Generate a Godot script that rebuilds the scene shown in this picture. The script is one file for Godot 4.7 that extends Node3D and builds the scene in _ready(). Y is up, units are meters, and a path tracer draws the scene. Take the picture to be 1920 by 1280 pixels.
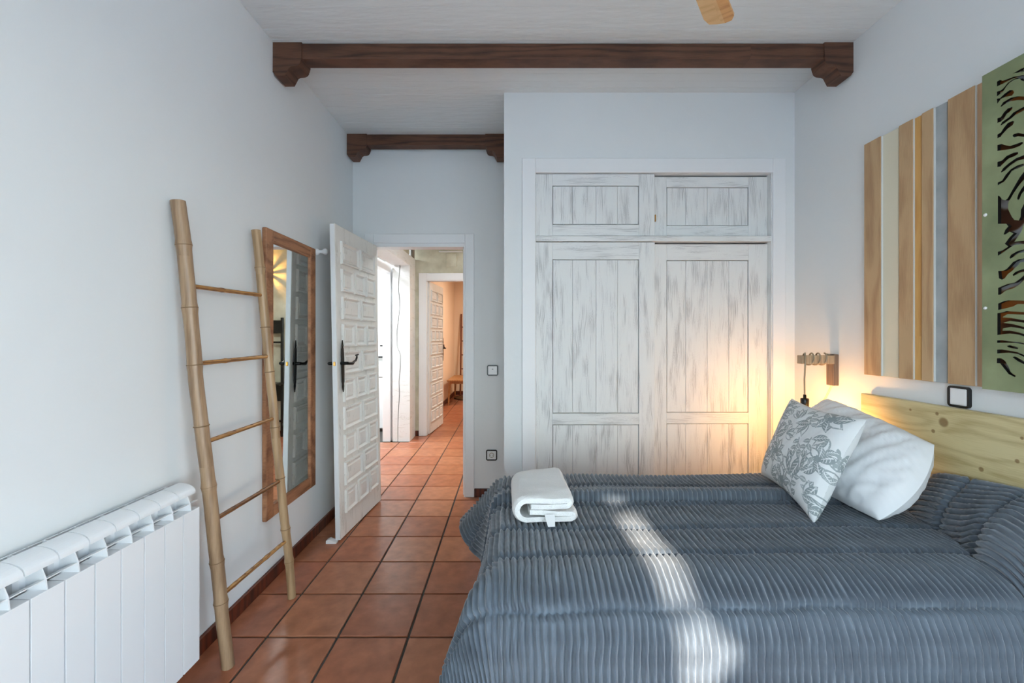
extends Node3D
# A bedroom: pixel (px, py) of the 1920x1280 frame and a depth z give a point; depths come from floor, wall and ceiling contacts.
const F := 795.0
const CX := 957.0
const CY := 630.0
const EYE := 1.3
const XL := -1.275   # left wall
const XR := 1.84     # right wall
const ZF := 3.43     # far wall with the door
const ZC := 2.745    # wardrobe front
const ZB := -1.35    # wall behind the camera
const HC := 2.877    # ceiling
const T := 0.3065    # floor tile pitch
const HW := -1.25    # left wall of the hall
const ZH := 5.53     # end wall of the hall
const ZR := 9.42     # end wall of the far room

var M := {}
var cache := {}
var used := {}

func W(px: float, py: float, z: float) -> Vector3:
	return Vector3((px - CX) * z / F, EYE - (py - CY) * z / F, -z)

# ---------------------------------------------------------------- naming
func numbered(called: String) -> String:
	var n: int = used.get(called, 0)
	used[called] = n + 1
	return called if n == 0 else "%s_%03d" % [called, n]

func thing(called: String, label: String, category: String, at := Vector3.ZERO, group := "", kind := "") -> Node3D:
	var o := Node3D.new()
	o.name = numbered(called)
	add_child(o)
	o.position = at
	tag(o, label, category, group, kind)
	return o

func tag(o: Node, label: String, category: String, group := "", kind := "") -> void:
	if label: o.set_meta("label", label)
	if category: o.set_meta("category", category)
	if group: o.set_meta("group", group)
	if kind: o.set_meta("kind", kind)

func part(parent: Node, called: String, mesh: Mesh, mat: Material, at := Vector3.ZERO, rot := Vector3.ZERO) -> MeshInstance3D:
	var o := MeshInstance3D.new()
	o.name = called if parent != self else numbered(called)
	o.mesh = mesh
	o.material_override = mat
	o.position = at
	o.rotation = rot
	parent.add_child(o, true)
	return o

func setting(called: String, mesh: Mesh, mat: Material, at: Vector3, label: String, category := "wall") -> MeshInstance3D:
	var o := part(self, called, mesh, mat, at)
	tag(o, label, category, "", "structure")
	return o

# ---------------------------------------------------------------- meshes
func tri(st: SurfaceTool, a: Vector3, b: Vector3, c: Vector3, from: Vector3) -> void:
	var n := (a - c).cross(a - b)
	if n.dot((a + b + c) / 3.0 - from) < 0.0:
		var k := b
		b = c
		c = k
	st.add_vertex(a)
	st.add_vertex(b)
	st.add_vertex(c)

func quad(st: SurfaceTool, a: Vector3, b: Vector3, c: Vector3, d: Vector3, from: Vector3) -> void:
	tri(st, a, b, c, from)
	tri(st, a, c, d, from)

func start() -> SurfaceTool:
	var st := SurfaceTool.new()
	st.begin(Mesh.PRIMITIVE_TRIANGLES)
	st.set_smooth_group(-1)
	return st

func done(st: SurfaceTool) -> ArrayMesh:
	st.generate_normals()
	return st.commit()

func add_block(st: SurfaceTool, c: Vector3, s: Vector3, b: float) -> void:
	var h := s / 2.0
	b = minf(b, minf(h.x, minf(h.y, h.z)) * 0.98)
	if b <= 0.0:
		for ax in 3:
			for sg in [-1.0, 1.0]:
				var p: Array[Vector3] = []
				for k in [[-1, -1], [1, -1], [1, 1], [-1, 1]]:
					var v := Vector3.ZERO
					v[ax] = h[ax] * sg
					v[(ax + 1) % 3] = h[(ax + 1) % 3] * k[0]
					v[(ax + 2) % 3] = h[(ax + 2) % 3] * k[1]
					p.append(c + v)
				quad(st, p[0], p[1], p[2], p[3], c)
		return
	var corner := func(sx: float, sy: float, sz: float, ax: int) -> Vector3:
		var v := Vector3(sx * h.x, sy * h.y, sz * h.z)
		for k in 3:
			if k != ax:
				v[k] -= signf(v[k]) * b
		return c + v
	for ax in 3:
		var u := (ax + 1) % 3
		var w := (ax + 2) % 3
		for sg in [-1.0, 1.0]:
			var p: Array[Vector3] = []
			for k in [[-1.0, -1.0], [1.0, -1.0], [1.0, 1.0], [-1.0, 1.0]]:
				var s3 := Vector3.ZERO
				s3[ax] = sg
				s3[u] = k[0]
				s3[w] = k[1]
				p.append(corner.call(s3.x, s3.y, s3.z, ax))
			quad(st, p[0], p[1], p[2], p[3], c)
		for su in [-1.0, 1.0]:
			for sw in [-1.0, 1.0]:
				var lo := Vector3.ZERO
				lo[u] = su
				lo[w] = sw
				var hi := lo
				lo[ax] = -1.0
				hi[ax] = 1.0
				quad(st, corner.call(lo.x, lo.y, lo.z, u), corner.call(hi.x, hi.y, hi.z, u), corner.call(hi.x, hi.y, hi.z, w), corner.call(lo.x, lo.y, lo.z, w), c)
	for sx in [-1.0, 1.0]:
		for sy in [-1.0, 1.0]:
			for sz in [-1.0, 1.0]:
				tri(st, corner.call(sx, sy, sz, 0), corner.call(sx, sy, sz, 1), corner.call(sx, sy, sz, 2), c)

func block(s: Vector3, b := 0.0) -> ArrayMesh:
	var key := "b%.4f,%.4f,%.4f,%.4f" % [s.x, s.y, s.z, b]
	if not cache.has(key):
		var st := start()
		add_block(st, Vector3.ZERO, s, b)
		cache[key] = done(st)
	return cache[key]

# box between two corners: [mesh, centre]
func span(parent: Node, called: String, a: Vector3, b: Vector3, mat: Material, bev := 0.0) -> MeshInstance3D:
	return part(parent, called, block((b - a).abs(), bev), mat, (a + b) / 2.0)

func wall(called: String, x0: float, x1: float, y0: float, y1: float, z0: float, z1: float, mat: Material, label: String, category := "wall") -> MeshInstance3D:
	var o := span(self, called, Vector3(x0, y0, -z0), Vector3(x1, y1, -z1), mat)
	tag(o, label, category, "", "structure")
	return o

# smooth grid: points[j * nu + i]; normals by neighbours
func grid(pts: PackedVector3Array, nu: int, nv: int, flip := false, uvs := PackedVector2Array(), wrap := false) -> ArrayMesh:
	var nr := PackedVector3Array()
	nr.resize(pts.size())
	for j in nv:
		for i in nu:
			var i0 := i - 1
			var i1 := i + 1
			if wrap:
				i0 = (i0 + nu - 1) % (nu - 1)
				i1 = i1 % (nu - 1)
			else:
				i0 = maxi(i0, 0)
				i1 = mini(i1, nu - 1)
			var du := pts[j * nu + i1] - pts[j * nu + i0]
			var dv := pts[mini(j + 1, nv - 1) * nu + i] - pts[maxi(j - 1, 0) * nu + i]
			var n := du.cross(dv)
			if n.length_squared() < 1e-18:
				n = Vector3.UP
			nr[j * nu + i] = (-n if flip else n).normalized()
	var idx := PackedInt32Array()
	idx.resize((nu - 1) * (nv - 1) * 6)
	var k := 0
	for j in nv - 1:
		for i in nu - 1:
			var a := j * nu + i
			var q := [a, a + nu, a + 1, a + 1, a + nu, a + nu + 1] if not flip else [a, a + 1, a + nu, a + 1, a + nu + 1, a + nu]
			for e in q:
				idx[k] = e
				k += 1
	var arr := []
	arr.resize(Mesh.ARRAY_MAX)
	arr[Mesh.ARRAY_VERTEX] = pts
	arr[Mesh.ARRAY_NORMAL] = nr
	if uvs.size():
		arr[Mesh.ARRAY_TEX_UV] = uvs
	arr[Mesh.ARRAY_INDEX] = idx
	var m := ArrayMesh.new()
	m.add_surface_from_arrays(Mesh.PRIMITIVE_TRIANGLES, arr)
	return m

# tube along points with radii, capped
func tube(path: Array, radii: Array, sides := 12) -> ArrayMesh:
	var st := SurfaceTool.new()
	st.begin(Mesh.PRIMITIVE_TRIANGLES)
	var rings := []
	var up := Vector3.ZERO
	for i in path.size():
		var d: Vector3 = (path[mini(i + 1, path.size() - 1)] - path[maxi(i - 1, 0)])
		d = d.normalized()
		if up == Vector3.ZERO:
			up = d.cross(Vector3(0.31, 0.2, 0.93)).normalized()
		up = (up - d * up.dot(d)).normalized()
		var side := d.cross(up).normalized()
		var ring: Array[Vector3] = []
		for k in sides:
			var t := TAU * k / sides
			ring.append(path[i] + (up * cos(t) + side * sin(t)) * float(radii[mini(i, radii.size() - 1)]))
		rings.append(ring)
	st.set_smooth_group(0)
	for i in rings.size() - 1:
		var mid: Vector3 = (path[i] + path[i + 1]) / 2.0
		for k in sides:
			quad(st, rings[i][k], rings[i][(k + 1) % sides], rings[i + 1][(k + 1) % sides], rings[i + 1][k], mid)
	st.set_smooth_group(-1)
	for e in [0, rings.size() - 1]:
		var inner: Vector3 = path[1] if e == 0 else path[path.size() - 2]
		for k in sides:
			tri(st, path[e], rings[e][k], rings[e][(k + 1) % sides], inner)
	st.generate_normals()
	return st.commit()

# lathe about y: profile of Vector2(radius, height), from bottom to top
func lathe(profile: Array, sides := 24, smooth := true) -> ArrayMesh:
	var st := SurfaceTool.new()
	st.begin(Mesh.PRIMITIVE_TRIANGLES)
	st.set_smooth_group(0 if smooth else -1)
	for i in profile.size() - 1:
		var p: Vector2 = profile[i]
		var q: Vector2 = profile[i + 1]
		var e := (q - p)
		var outw := Vector2(e.y, -e.x)
		for k in sides:
			var a := TAU * k / sides
			var b := TAU * (k + 1) / sides
			var p0 := Vector3(cos(a) * p.x, p.y, sin(a) * p.x)
			var p1 := Vector3(cos(b) * p.x, p.y, sin(b) * p.x)
			var q0 := Vector3(cos(a) * q.x, q.y, sin(a) * q.x)
			var q1 := Vector3(cos(b) * q.x, q.y, sin(b) * q.x)
			var c := (a + b) / 2.0
			var mid := (p0 + p1 + q0 + q1) / 4.0
			var from := mid - Vector3(cos(c) * outw.x, outw.y, sin(c) * outw.x)
			if p.x > 1e-6:
				tri(st, p0, p1, q1, from)
			if q.x > 1e-6:
				tri(st, p0, q1, q0, from)
	st.generate_normals()
	return st.commit()

# polygon in (u, v) extruded along w by depth; axes given
func prism(poly: PackedVector2Array, depth: float, u := Vector3.RIGHT, v := Vector3.UP, w := Vector3.BACK) -> ArrayMesh:
	var st := start()
	if Geometry2D.is_polygon_clockwise(poly):
		poly.reverse()
	var idx := Geometry2D.triangulate_polygon(poly)
	var at := func(p: Vector2, d: float) -> Vector3: return u * p.x + v * p.y + w * d
	for i in range(0, idx.size(), 3):
		for e in [0.0, depth]:
			var a: Vector3 = at.call(poly[idx[i]], e)
			var b: Vector3 = at.call(poly[idx[i + 1]], e)
			var c: Vector3 = at.call(poly[idx[i + 2]], e)
			tri(st, a, b, c, (a + b + c) / 3.0 + w * (1.0 if e == 0.0 else -1.0))
	for i in poly.size():
		var p := poly[i]
		var q := poly[(i + 1) % poly.size()]
		var n := Vector2((q - p).y, -(q - p).x)
		var m := (p + q) / 2.0 - n
		quad(st, at.call(p, 0.0), at.call(q, 0.0), at.call(q, depth), at.call(p, depth), at.call(m, depth / 2.0))
	return done(st)

# ---------------------------------------------------------------- textures and materials
func noise(s: int, freq := 1.0, oct := 3) -> FastNoiseLite:
	var n := FastNoiseLite.new()
	n.seed = s
	n.frequency = freq
	n.noise_type = FastNoiseLite.TYPE_SIMPLEX_SMOOTH
	n.fractal_octaves = oct
	return n

func paint(w: int, h: int, mx: float, my: float, f: Callable) -> ImageTexture:
	var d := PackedByteArray()
	d.resize(w * h * 3)
	var k := 0
	for j in h:
		for i in w:
			var c: Color = f.call(mx * i / w, my * j / h)
			d[k] = clampi(int(c.r * 255.0), 0, 255)
			d[k + 1] = clampi(int(c.g * 255.0), 0, 255)
			d[k + 2] = clampi(int(c.b * 255.0), 0, 255)
			k += 3
	return ImageTexture.create_from_image(Image.create_from_data(w, h, false, Image.FORMAT_RGB8, d))

func turned(t: ImageTexture) -> ImageTexture:
	var im := t.get_image()
	im.rotate_90(CLOCKWISE)
	return ImageTexture.create_from_image(im)

func mat(c: Color, rough := 0.6, extra := {}) -> StandardMaterial3D:
	var m := StandardMaterial3D.new()
	m.albedo_color = c
	m.roughness = rough
	for k in extra:
		m.set(k, extra[k])
	return m

# a material whose texture covers mx by my metres, laid from three sides
func laid(t: Texture2D, mx: float, my: float, rough := 0.6, bump := 0.0, world := true, tint := Color.WHITE) -> StandardMaterial3D:
	var m := mat(tint, rough)
	m.albedo_texture = t
	m.uv1_triplanar = true
	m.uv1_world_triplanar = world
	m.uv1_triplanar_sharpness = 8.0
	m.uv1_scale = Vector3(1.0 / mx, 1.0 / my, 1.0 / mx)
	if bump != 0.0:
		m.heightmap_enabled = true
		m.heightmap_texture = t
		m.heightmap_scale = bump
	return m

func cloud(s: int, freq: float, a: Color, b: Color, oct := 4, size := 512) -> NoiseTexture2D:
	var t := NoiseTexture2D.new()
	t.width = size
	t.height = size
	t.seamless = true
	t.noise = noise(s, freq, oct)
	var g := Gradient.new()
	g.set_color(0, a)
	g.set_color(1, b)
	t.color_ramp = g
	return t

# wood with the grain along v: base and dark tone, ring spacing, knots as [x, y, r] in metres
func wood(s: int, mx: float, my: float, w: int, h: int, light: Color, dark: Color, rings := 60.0, warp := 0.03, contrast := 0.5, knots := [], knot_color := Color(0.2, 0.11, 0.05)) -> ImageTexture:
	var n1 := noise(s, 1.0, 2)
	var n2 := noise(s + 1, 1.0, 3)
	return paint(w, h, mx, my, func(x: float, y: float) -> Color:
		var xx := x + warp * n1.get_noise_2d(x * 5.0, y * 1.1)
		var kn := 0.0
		for k in knots:
			var dx: float = x - k[0]
			var dy: float = (y - k[1]) * 0.45
			var r := sqrt(dx * dx + dy * dy)
			var q: float = k[2]
			xx += signf(dx) * q * 0.9 * exp(-r * r / (q * q * 7.0))
			var rr := sqrt(dx * dx + (y - k[1]) * (y - k[1]))
			kn = maxf(kn, 1.0 - smoothstep(q * 0.55, q, rr))
		var ring := pow(0.5 + 0.5 * sin(xx * rings * TAU), 2.0)
		var fine := n2.get_noise_2d(x * 260.0, y * 9.0)
		var slow := n2.get_noise_2d(x * 7.0 + 40.0, y * 2.5)
		var t := clampf(contrast * (ring * 0.75 + fine * 0.5 + slow * 0.55 + 0.1), 0.0, 1.0)
		var c := light.lerp(dark, t)
		return c.lerp(knot_color, kn * 0.55))

# paint rubbed thin over timber, grain along v
func limewash(s: int, mx: float, my: float, w: int, h: int, top: Color, under: Color, amount: float, deep := 1.0) -> ImageTexture:
	var n1 := noise(s, 1.0, 2)
	var n2 := noise(s + 1, 1.0, 2)
	var n3 := noise(s + 2, 1.0, 3)
	return paint(w, h, mx, my, func(x: float, y: float) -> Color:
		var warp := 0.014 * n1.get_noise_2d(x * 9.0, y * 2.4)
		var ring := pow(0.5 + 0.5 * sin((x + warp) * 95.0 * TAU), 3.0)
		var fine := n2.get_noise_2d((x + warp) * 330.0, y * 4.0)
		var patch := n3.get_noise_2d(x * 15.0, y * 2.6)
		var wide := n3.get_noise_2d(x * 3.0 + 9.0, y * 1.6)
		var t := smoothstep(0.42 - amount, 1.25 - amount, 0.55 * fine + 0.5 * patch + 0.3 * wide + 0.30 * ring * (0.6 + patch))
		return top.lerp(under, clampf(t * deep, 0.0, 1.0)))

func make_materials() -> void:
	var plaster := cloud(11, 0.012, Color(0.25, 0.25, 0.25), Color(0.75, 0.75, 0.75), 5)
	M.white = mat(Color(0.900, 0.910, 0.911), 0.75)
	M.white.heightmap_enabled = true
	M.white.heightmap_texture = plaster
	M.white.heightmap_scale = 0.25
	M.white.uv1_triplanar = true
	M.white.uv1_world_triplanar = true
	M.white.uv1_scale = Vector3(1.1, 1.1, 1.1)
	M.ceil = mat(Color(0.885, 0.903, 0.903), 0.7)
	M.ceil.heightmap_enabled = true
	M.ceil.heightmap_texture = plaster
	M.ceil.heightmap_scale = 0.4
	M.ceil.uv1_triplanar = true
	M.ceil.uv1_world_triplanar = true
	M.ceil.uv1_scale = Vector3(0.7, 0.7, 3.0)
	M.trim = mat(Color(0.925, 0.93, 0.935), 0.42)
	M.enamel = mat(Color(0.93, 0.935, 0.94), 0.28)
	M.plastic = mat(Color(0.93, 0.93, 0.93), 0.3)
	M.black_plastic = mat(Color(0.035, 0.035, 0.04), 0.25)
	M.iron = mat(Color(0.035, 0.033, 0.033), 0.45, {"metallic": 0.4})
	M.chrome = mat(Color(0.82, 0.82, 0.83), 0.18, {"metallic": 1.0})
	M.brass = mat(Color(0.75, 0.56, 0.28), 0.3, {"metallic": 1.0})
	M.mirror = mat(Color(0.93, 0.95, 0.945), 0.015, {"metallic": 1.0})
	M.grout = mat(Color(0.30, 0.285, 0.27), 0.85)
	M.skirt = laid(wood(61, 1.0, 0.5, 256, 128, Color(0.40, 0.17, 0.09), Color(0.17, 0.06, 0.035), 20.0, 0.05, 0.9), 1.0, 0.5, 0.4)
	# terracotta in five tones
	M.tiles = []
	var tones := [Color(0.735, 0.455, 0.315), Color(0.71, 0.42, 0.285), Color(0.75, 0.475, 0.335), Color(0.69, 0.40, 0.27), Color(0.72, 0.44, 0.30)]
	for k in tones.size():
		var c: Color = tones[k]
		var t := cloud(200 + k, 0.011, c.darkened(0.17), c.lightened(0.06), 5)
		var m := laid(t, 0.61, 0.61, 0.28)
		m.uv1_offset = Vector3(0.37 * k, 0.0, 0.21 * k)
		m.heightmap_enabled = true
		m.heightmap_texture = plaster
		m.heightmap_scale = 0.14
		m.metallic_specular = 0.5
		M.tiles.append(m)
	# dark stained beam, grain along x
	M.beam = laid(turned(wood(31, 0.5, 3.4, 256, 1280, Color(0.41, 0.27, 0.195), Color(0.21, 0.125, 0.085), 24.0, 0.05, 0.7, [[0.37, 0.45, 0.010], [0.39, 0.95, 0.012], [0.36, 1.32, 0.009], [0.40, 1.75, 0.010], [0.38, 2.2, 0.011], [0.36, 2.55, 0.010], [0.40, 3.1, 0.009]], Color(0.12, 0.07, 0.05))), 3.4, 0.5, 0.6, 0.12)
	M.beam.uv1_offset = Vector3(0.62, 0.0, 0.3)
	# limewashed wardrobe timber, grain upright and grain level
	var lime := limewash(71, 1.7, 2.4, 1280, 1024, Color(0.90, 0.906, 0.905), Color(0.68, 0.685, 0.685), 0.36)
	M.lime_up = laid(lime, 1.7, 2.4, 0.6, 0.12)
	var lime_b := limewash(75, 1.0, 2.4, 640, 1024, Color(0.90, 0.906, 0.905), Color(0.70, 0.705, 0.705), 0.33)
	M.lime_flat = laid(turned(lime_b), 2.4, 1.0, 0.6, 0.12)
	# painted bedroom door
	var rub := limewash(81, 0.75, 2.2, 384, 768, Color(0.91, 0.905, 0.885), Color(0.60, 0.575, 0.545), 0.16)
	M.door = laid(rub, 0.75, 2.2, 0.5, 0.06, false)
	M.door_edge = mat(Color(0.90, 0.905, 0.91), 0.45)
	# bamboo
	M.bamboo = []
	for k in 3:
		var a: Color = [Color(0.67, 0.555, 0.435), Color(0.71, 0.59, 0.445), Color(0.76, 0.615, 0.42)][k]
		var b: Color = [Color(0.42, 0.32, 0.235), Color(0.49, 0.375, 0.265), Color(0.47, 0.34, 0.21)][k]
		M.bamboo.append(laid(wood(91 + k * 3, 0.25, 0.8, 128, 384, a, b, 22.0, 0.04, 0.55), 0.25, 0.8, 0.36))
	M.bamboo_node = mat(Color(0.50, 0.39, 0.27), 0.5)
	M.cane = laid(turned(wood(101, 0.2, 0.6, 96, 256, Color(0.76, 0.56, 0.31), Color(0.40, 0.24, 0.11), 60.0, 0.02, 0.8)), 0.6, 0.2, 0.35)
	M.cane_dark = laid(turned(wood(104, 0.2, 0.6, 96, 256, Color(0.56, 0.37, 0.20), Color(0.27, 0.15, 0.07), 60.0, 0.02, 0.8)), 0.6, 0.2, 0.35)
	# mirror frame, reclaimed wood
	var fr := wood(111, 0.6, 1.6, 256, 768, Color(0.68, 0.48, 0.34), Color(0.38, 0.22, 0.13), 16.0, 0.08, 0.62, [[0.08, 0.35, 0.012], [0.3, 0.9, 0.014], [0.5, 1.3, 0.012]], Color(0.13, 0.06, 0.03))
	M.frame_up = laid(fr, 0.6, 1.6, 0.5, 0.1)
	M.frame_flat = laid(turned(fr), 1.6, 0.6, 0.5, 0.1)
	# pine headboard, grain along z
	M.pine = laid(turned(wood(121, 0.7, 1.7, 512, 1024, Color(0.84, 0.785, 0.60), Color(0.66, 0.58, 0.39), 22.0, 0.07, 0.55, [[0.457, 0.958, 0.024], [0.43, 0.812, 0.007], [0.426, 0.931, 0.009], [0.503, 0.915, 0.010], [0.458, 1.228, 0.007], [0.543, 1.214, 0.009], [0.608, 1.099, 0.011], [0.22, 0.35, 0.016], [0.3, 1.45, 0.012]], Color(0.40, 0.27, 0.14))), 1.7, 0.7, 0.45)
	M.pine.uv1_offset = Vector3(0.0, 0.0, -0.4)
	# plywood strips of the picture on the right wall
	var ply := wood(131, 0.5, 1.3, 256, 640, Color(0.78, 0.65, 0.49), Color(0.64, 0.50, 0.355), 9.0, 0.12, 0.62)
	M.ply = laid(ply, 0.5, 1.3, 0.55)
	M.ply.uv1_offset = Vector3(0.0, 0.2, 0.1)
	M.ply_pale = laid(wood(134, 0.5, 1.3, 192, 512, Color(0.80, 0.66, 0.52), Color(0.70, 0.55, 0.41), 9.0, 0.12, 0.6), 0.5, 1.3, 0.6)
	M.ply_gold = laid(wood(137, 0.5, 1.3, 192, 512, Color(0.86, 0.67, 0.39), Color(0.74, 0.53, 0.27), 12.0, 0.08, 0.6), 0.5, 1.3, 0.55)
	M.strip_cream = mat(Color(0.88, 0.855, 0.765), 0.6)
	M.strip_grey = laid(cloud(141, 0.01, Color(0.60, 0.63, 0.64), Color(0.72, 0.74, 0.745)), 0.7, 0.7, 0.6)
	M.edge_white = mat(Color(0.86, 0.87, 0.86), 0.55)
	M.green = laid(cloud(145, 0.006, Color(0.46, 0.50, 0.36), Color(0.62, 0.66, 0.50), 5), 0.9, 0.9, 0.55, 0.05)
	# painted backing seen through the cut-outs: browns, orange and grey
	var nb := noise(151, 1.0, 2)
	M.backing = laid(paint(192, 256, 0.9, 1.2, func(x: float, y: float) -> Color:
		var t := nb.get_noise_2d(x * 4.0, y * 5.0)
		var q := nb.get_noise_2d(x * 7.0 + 30.0, y * 9.0)
		var c := Color(0.66, 0.37, 0.12).lerp(Color(0.30, 0.16, 0.07), smoothstep(-0.25, 0.25, t))
		return c.lerp(Color(0.72, 0.74, 0.76), smoothstep(0.15, 0.4, q))), 0.9, 1.2, 0.6)
	M.ink = mat(Color(0.05, 0.04, 0.035), 0.6)
	# bedding
	var nap := cloud(161, 0.009, Color(0.265, 0.298, 0.338), Color(0.43, 0.475, 0.52), 5)
	M.plush = laid(nap, 0.55, 0.55, 0.85, 0.0)
	M.plush.rim_enabled = true
	M.plush.rim = 1.0
	M.plush.rim_tint = 0.2
	M.linen = mat(Color(0.905, 0.915, 0.925), 0.8)
	M.towel = mat(Color(0.93, 0.925, 0.915), 0.95)
	M.towel.heightmap_enabled = true
	M.towel.heightmap_texture = cloud(163, 0.05, Color(0.2, 0.2, 0.2), Color(0.8, 0.8, 0.8), 3)
	M.towel.heightmap_scale = 0.35
	M.towel.uv1_triplanar = true
	M.towel.uv1_scale = Vector3(5, 5, 5)
	M.mattress = mat(Color(0.85, 0.85, 0.84), 0.8)
	M.dark_wood = mat(Color(0.19, 0.13, 0.10), 0.5)
	# lamp
	M.oak = laid(wood(171, 0.3, 0.3, 128, 128, Color(0.74, 0.64, 0.52), Color(0.56, 0.47, 0.37), 60.0, 0.02, 0.6), 0.3, 0.3, 0.5)
	M.oak_dark = laid(wood(173, 0.3, 0.3, 128, 128, Color(0.50, 0.42, 0.36), Color(0.36, 0.30, 0.26), 60.0, 0.02, 0.6), 0.3, 0.3, 0.5)
	M.cord = mat(Color(0.63, 0.57, 0.48), 0.8)
	M.blade = laid(wood(177, 0.4, 0.8, 192, 384, Color(0.86, 0.66, 0.42), Color(0.70, 0.47, 0.25), 24.0, 0.04, 0.6), 0.4, 0.8, 0.4, 0.0, false)
	M.blade_pale = laid(wood(179, 0.4, 0.8, 192, 384, Color(0.89, 0.74, 0.52), Color(0.78, 0.60, 0.38), 24.0, 0.04, 0.5), 0.4, 0.8, 0.4, 0.0, false)
	# hall and far room
	M.ochre = laid(cloud(181, 0.008, Color(0.66, 0.64, 0.55), Color(0.85, 0.845, 0.77), 5), 1.3, 1.3, 0.75, 0.5)
	M.peach = mat(Color(0.90, 0.81, 0.715), 0.75)
	var post := limewash(185, 0.6, 2.4, 192, 768, Color(0.90, 0.905, 0.90), Color(0.70, 0.69, 0.66), 0.0)
	M.post = laid(turned(limewash(187, 2.4, 0.8, 512, 192, Color(0.91, 0.915, 0.91), Color(0.74, 0.73, 0.70), 0.12)), 0.8, 2.4, 0.6, 0.1)
	M.bench = laid(wood(191, 0.5, 0.5, 128, 128, Color(0.72, 0.52, 0.33), Color(0.52, 0.34, 0.19), 30.0, 0.03, 0.6), 0.5, 0.5, 0.4)
	M.ladder_dark = mat(Color(0.42, 0.22, 0.11), 0.5)
	M.rug = mat(Color(0.62, 0.53, 0.42), 0.95)
	M.rug_edge = mat(Color(0.16, 0.13, 0.11), 0.95)
	M.glazed = mat(Color(0.90, 0.905, 0.90), 0.2)
	M.terrace = laid(cloud(195, 0.01, Color(0.62, 0.63, 0.62), Color(0.74, 0.75, 0.74), 4), 2.0, 2.0, 0.8)
	M.leaf = mat(Color(0.25, 0.34, 0.15), 0.7)
	M.bark = mat(Color(0.32, 0.26, 0.2), 0.9)

# ---------------------------------------------------------------- scene
func _ready() -> void:
	# camera
	var cam := Camera3D.new()
	cam.name = "camera"
	cam.projection = Camera3D.PROJECTION_FRUSTUM
	cam.near = 0.05
	cam.far = 200.0
	cam.size = 1280.0 / F * cam.near
	cam.frustum_offset = Vector2((960.0 - CX) / F, -(640.0 - CY) / F) * cam.near
	cam.position = Vector3(0, EYE, 0)
	add_child(cam)
	cam.current = true
	# sky and exposure
	var sm := ProceduralSkyMaterial.new()
	sm.sky_top_color = Color(0.52, 0.65, 0.80)
	sm.sky_horizon_color = Color(0.865, 0.90, 0.885)
	sm.sky_curve = 0.25
	sm.ground_bottom_color = Color(0.55, 0.57, 0.56)
	sm.ground_horizon_color = Color(0.72, 0.74, 0.74)
	sm.sun_angle_max = 6.0
	var env := Environment.new()
	env.background_mode = Environment.BG_SKY
	env.sky = Sky.new()
	env.sky.sky_material = sm
	env.background_energy_multiplier = 11.5
	env.tonemap_mode = Environment.TONE_MAPPER_LINEAR
	env.tonemap_exposure = 1.2
	env.sdfgi_enabled = true
	env.ssao_enabled = true
	env.ssil_enabled = true
	var we := WorldEnvironment.new()
	we.name = "environment"
	we.environment = env
	add_child(we)
	# low sun behind the camera
	var sun := DirectionalLight3D.new()
	sun.name = "sun"
	sun.light_color = Color(1.0, 0.96, 0.90)
	sun.light_energy = 3.6
	sun.light_angular_distance = 0.55
	sun.shadow_enabled = true
	add_child(sun)
	sun.look_at_from_position(Vector3.ZERO, Vector3(-0.04, -sin(deg_to_rad(27.0)), -cos(deg_to_rad(27.0))), Vector3.UP)

	make_materials()
	shell()
	hall()
	outside()
	wardrobe()
	beams()
	bed()
	door_leaf("door_1", Vector3(-1.02, 0.01, -3.347), atan2(0.054, 0.667), "whitewashed panelled door standing open against the bedroom wall", true)
	door_leaf("door_2", Vector3(-1.066, 0.01, -5.585), PI - 0.10, "panelled white door standing open into the peach room", false)
	radiator()
	bamboo_ladder()
	mirror()
	picture()
	lamp()
	switches()
	fan()
	far_room()

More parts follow.
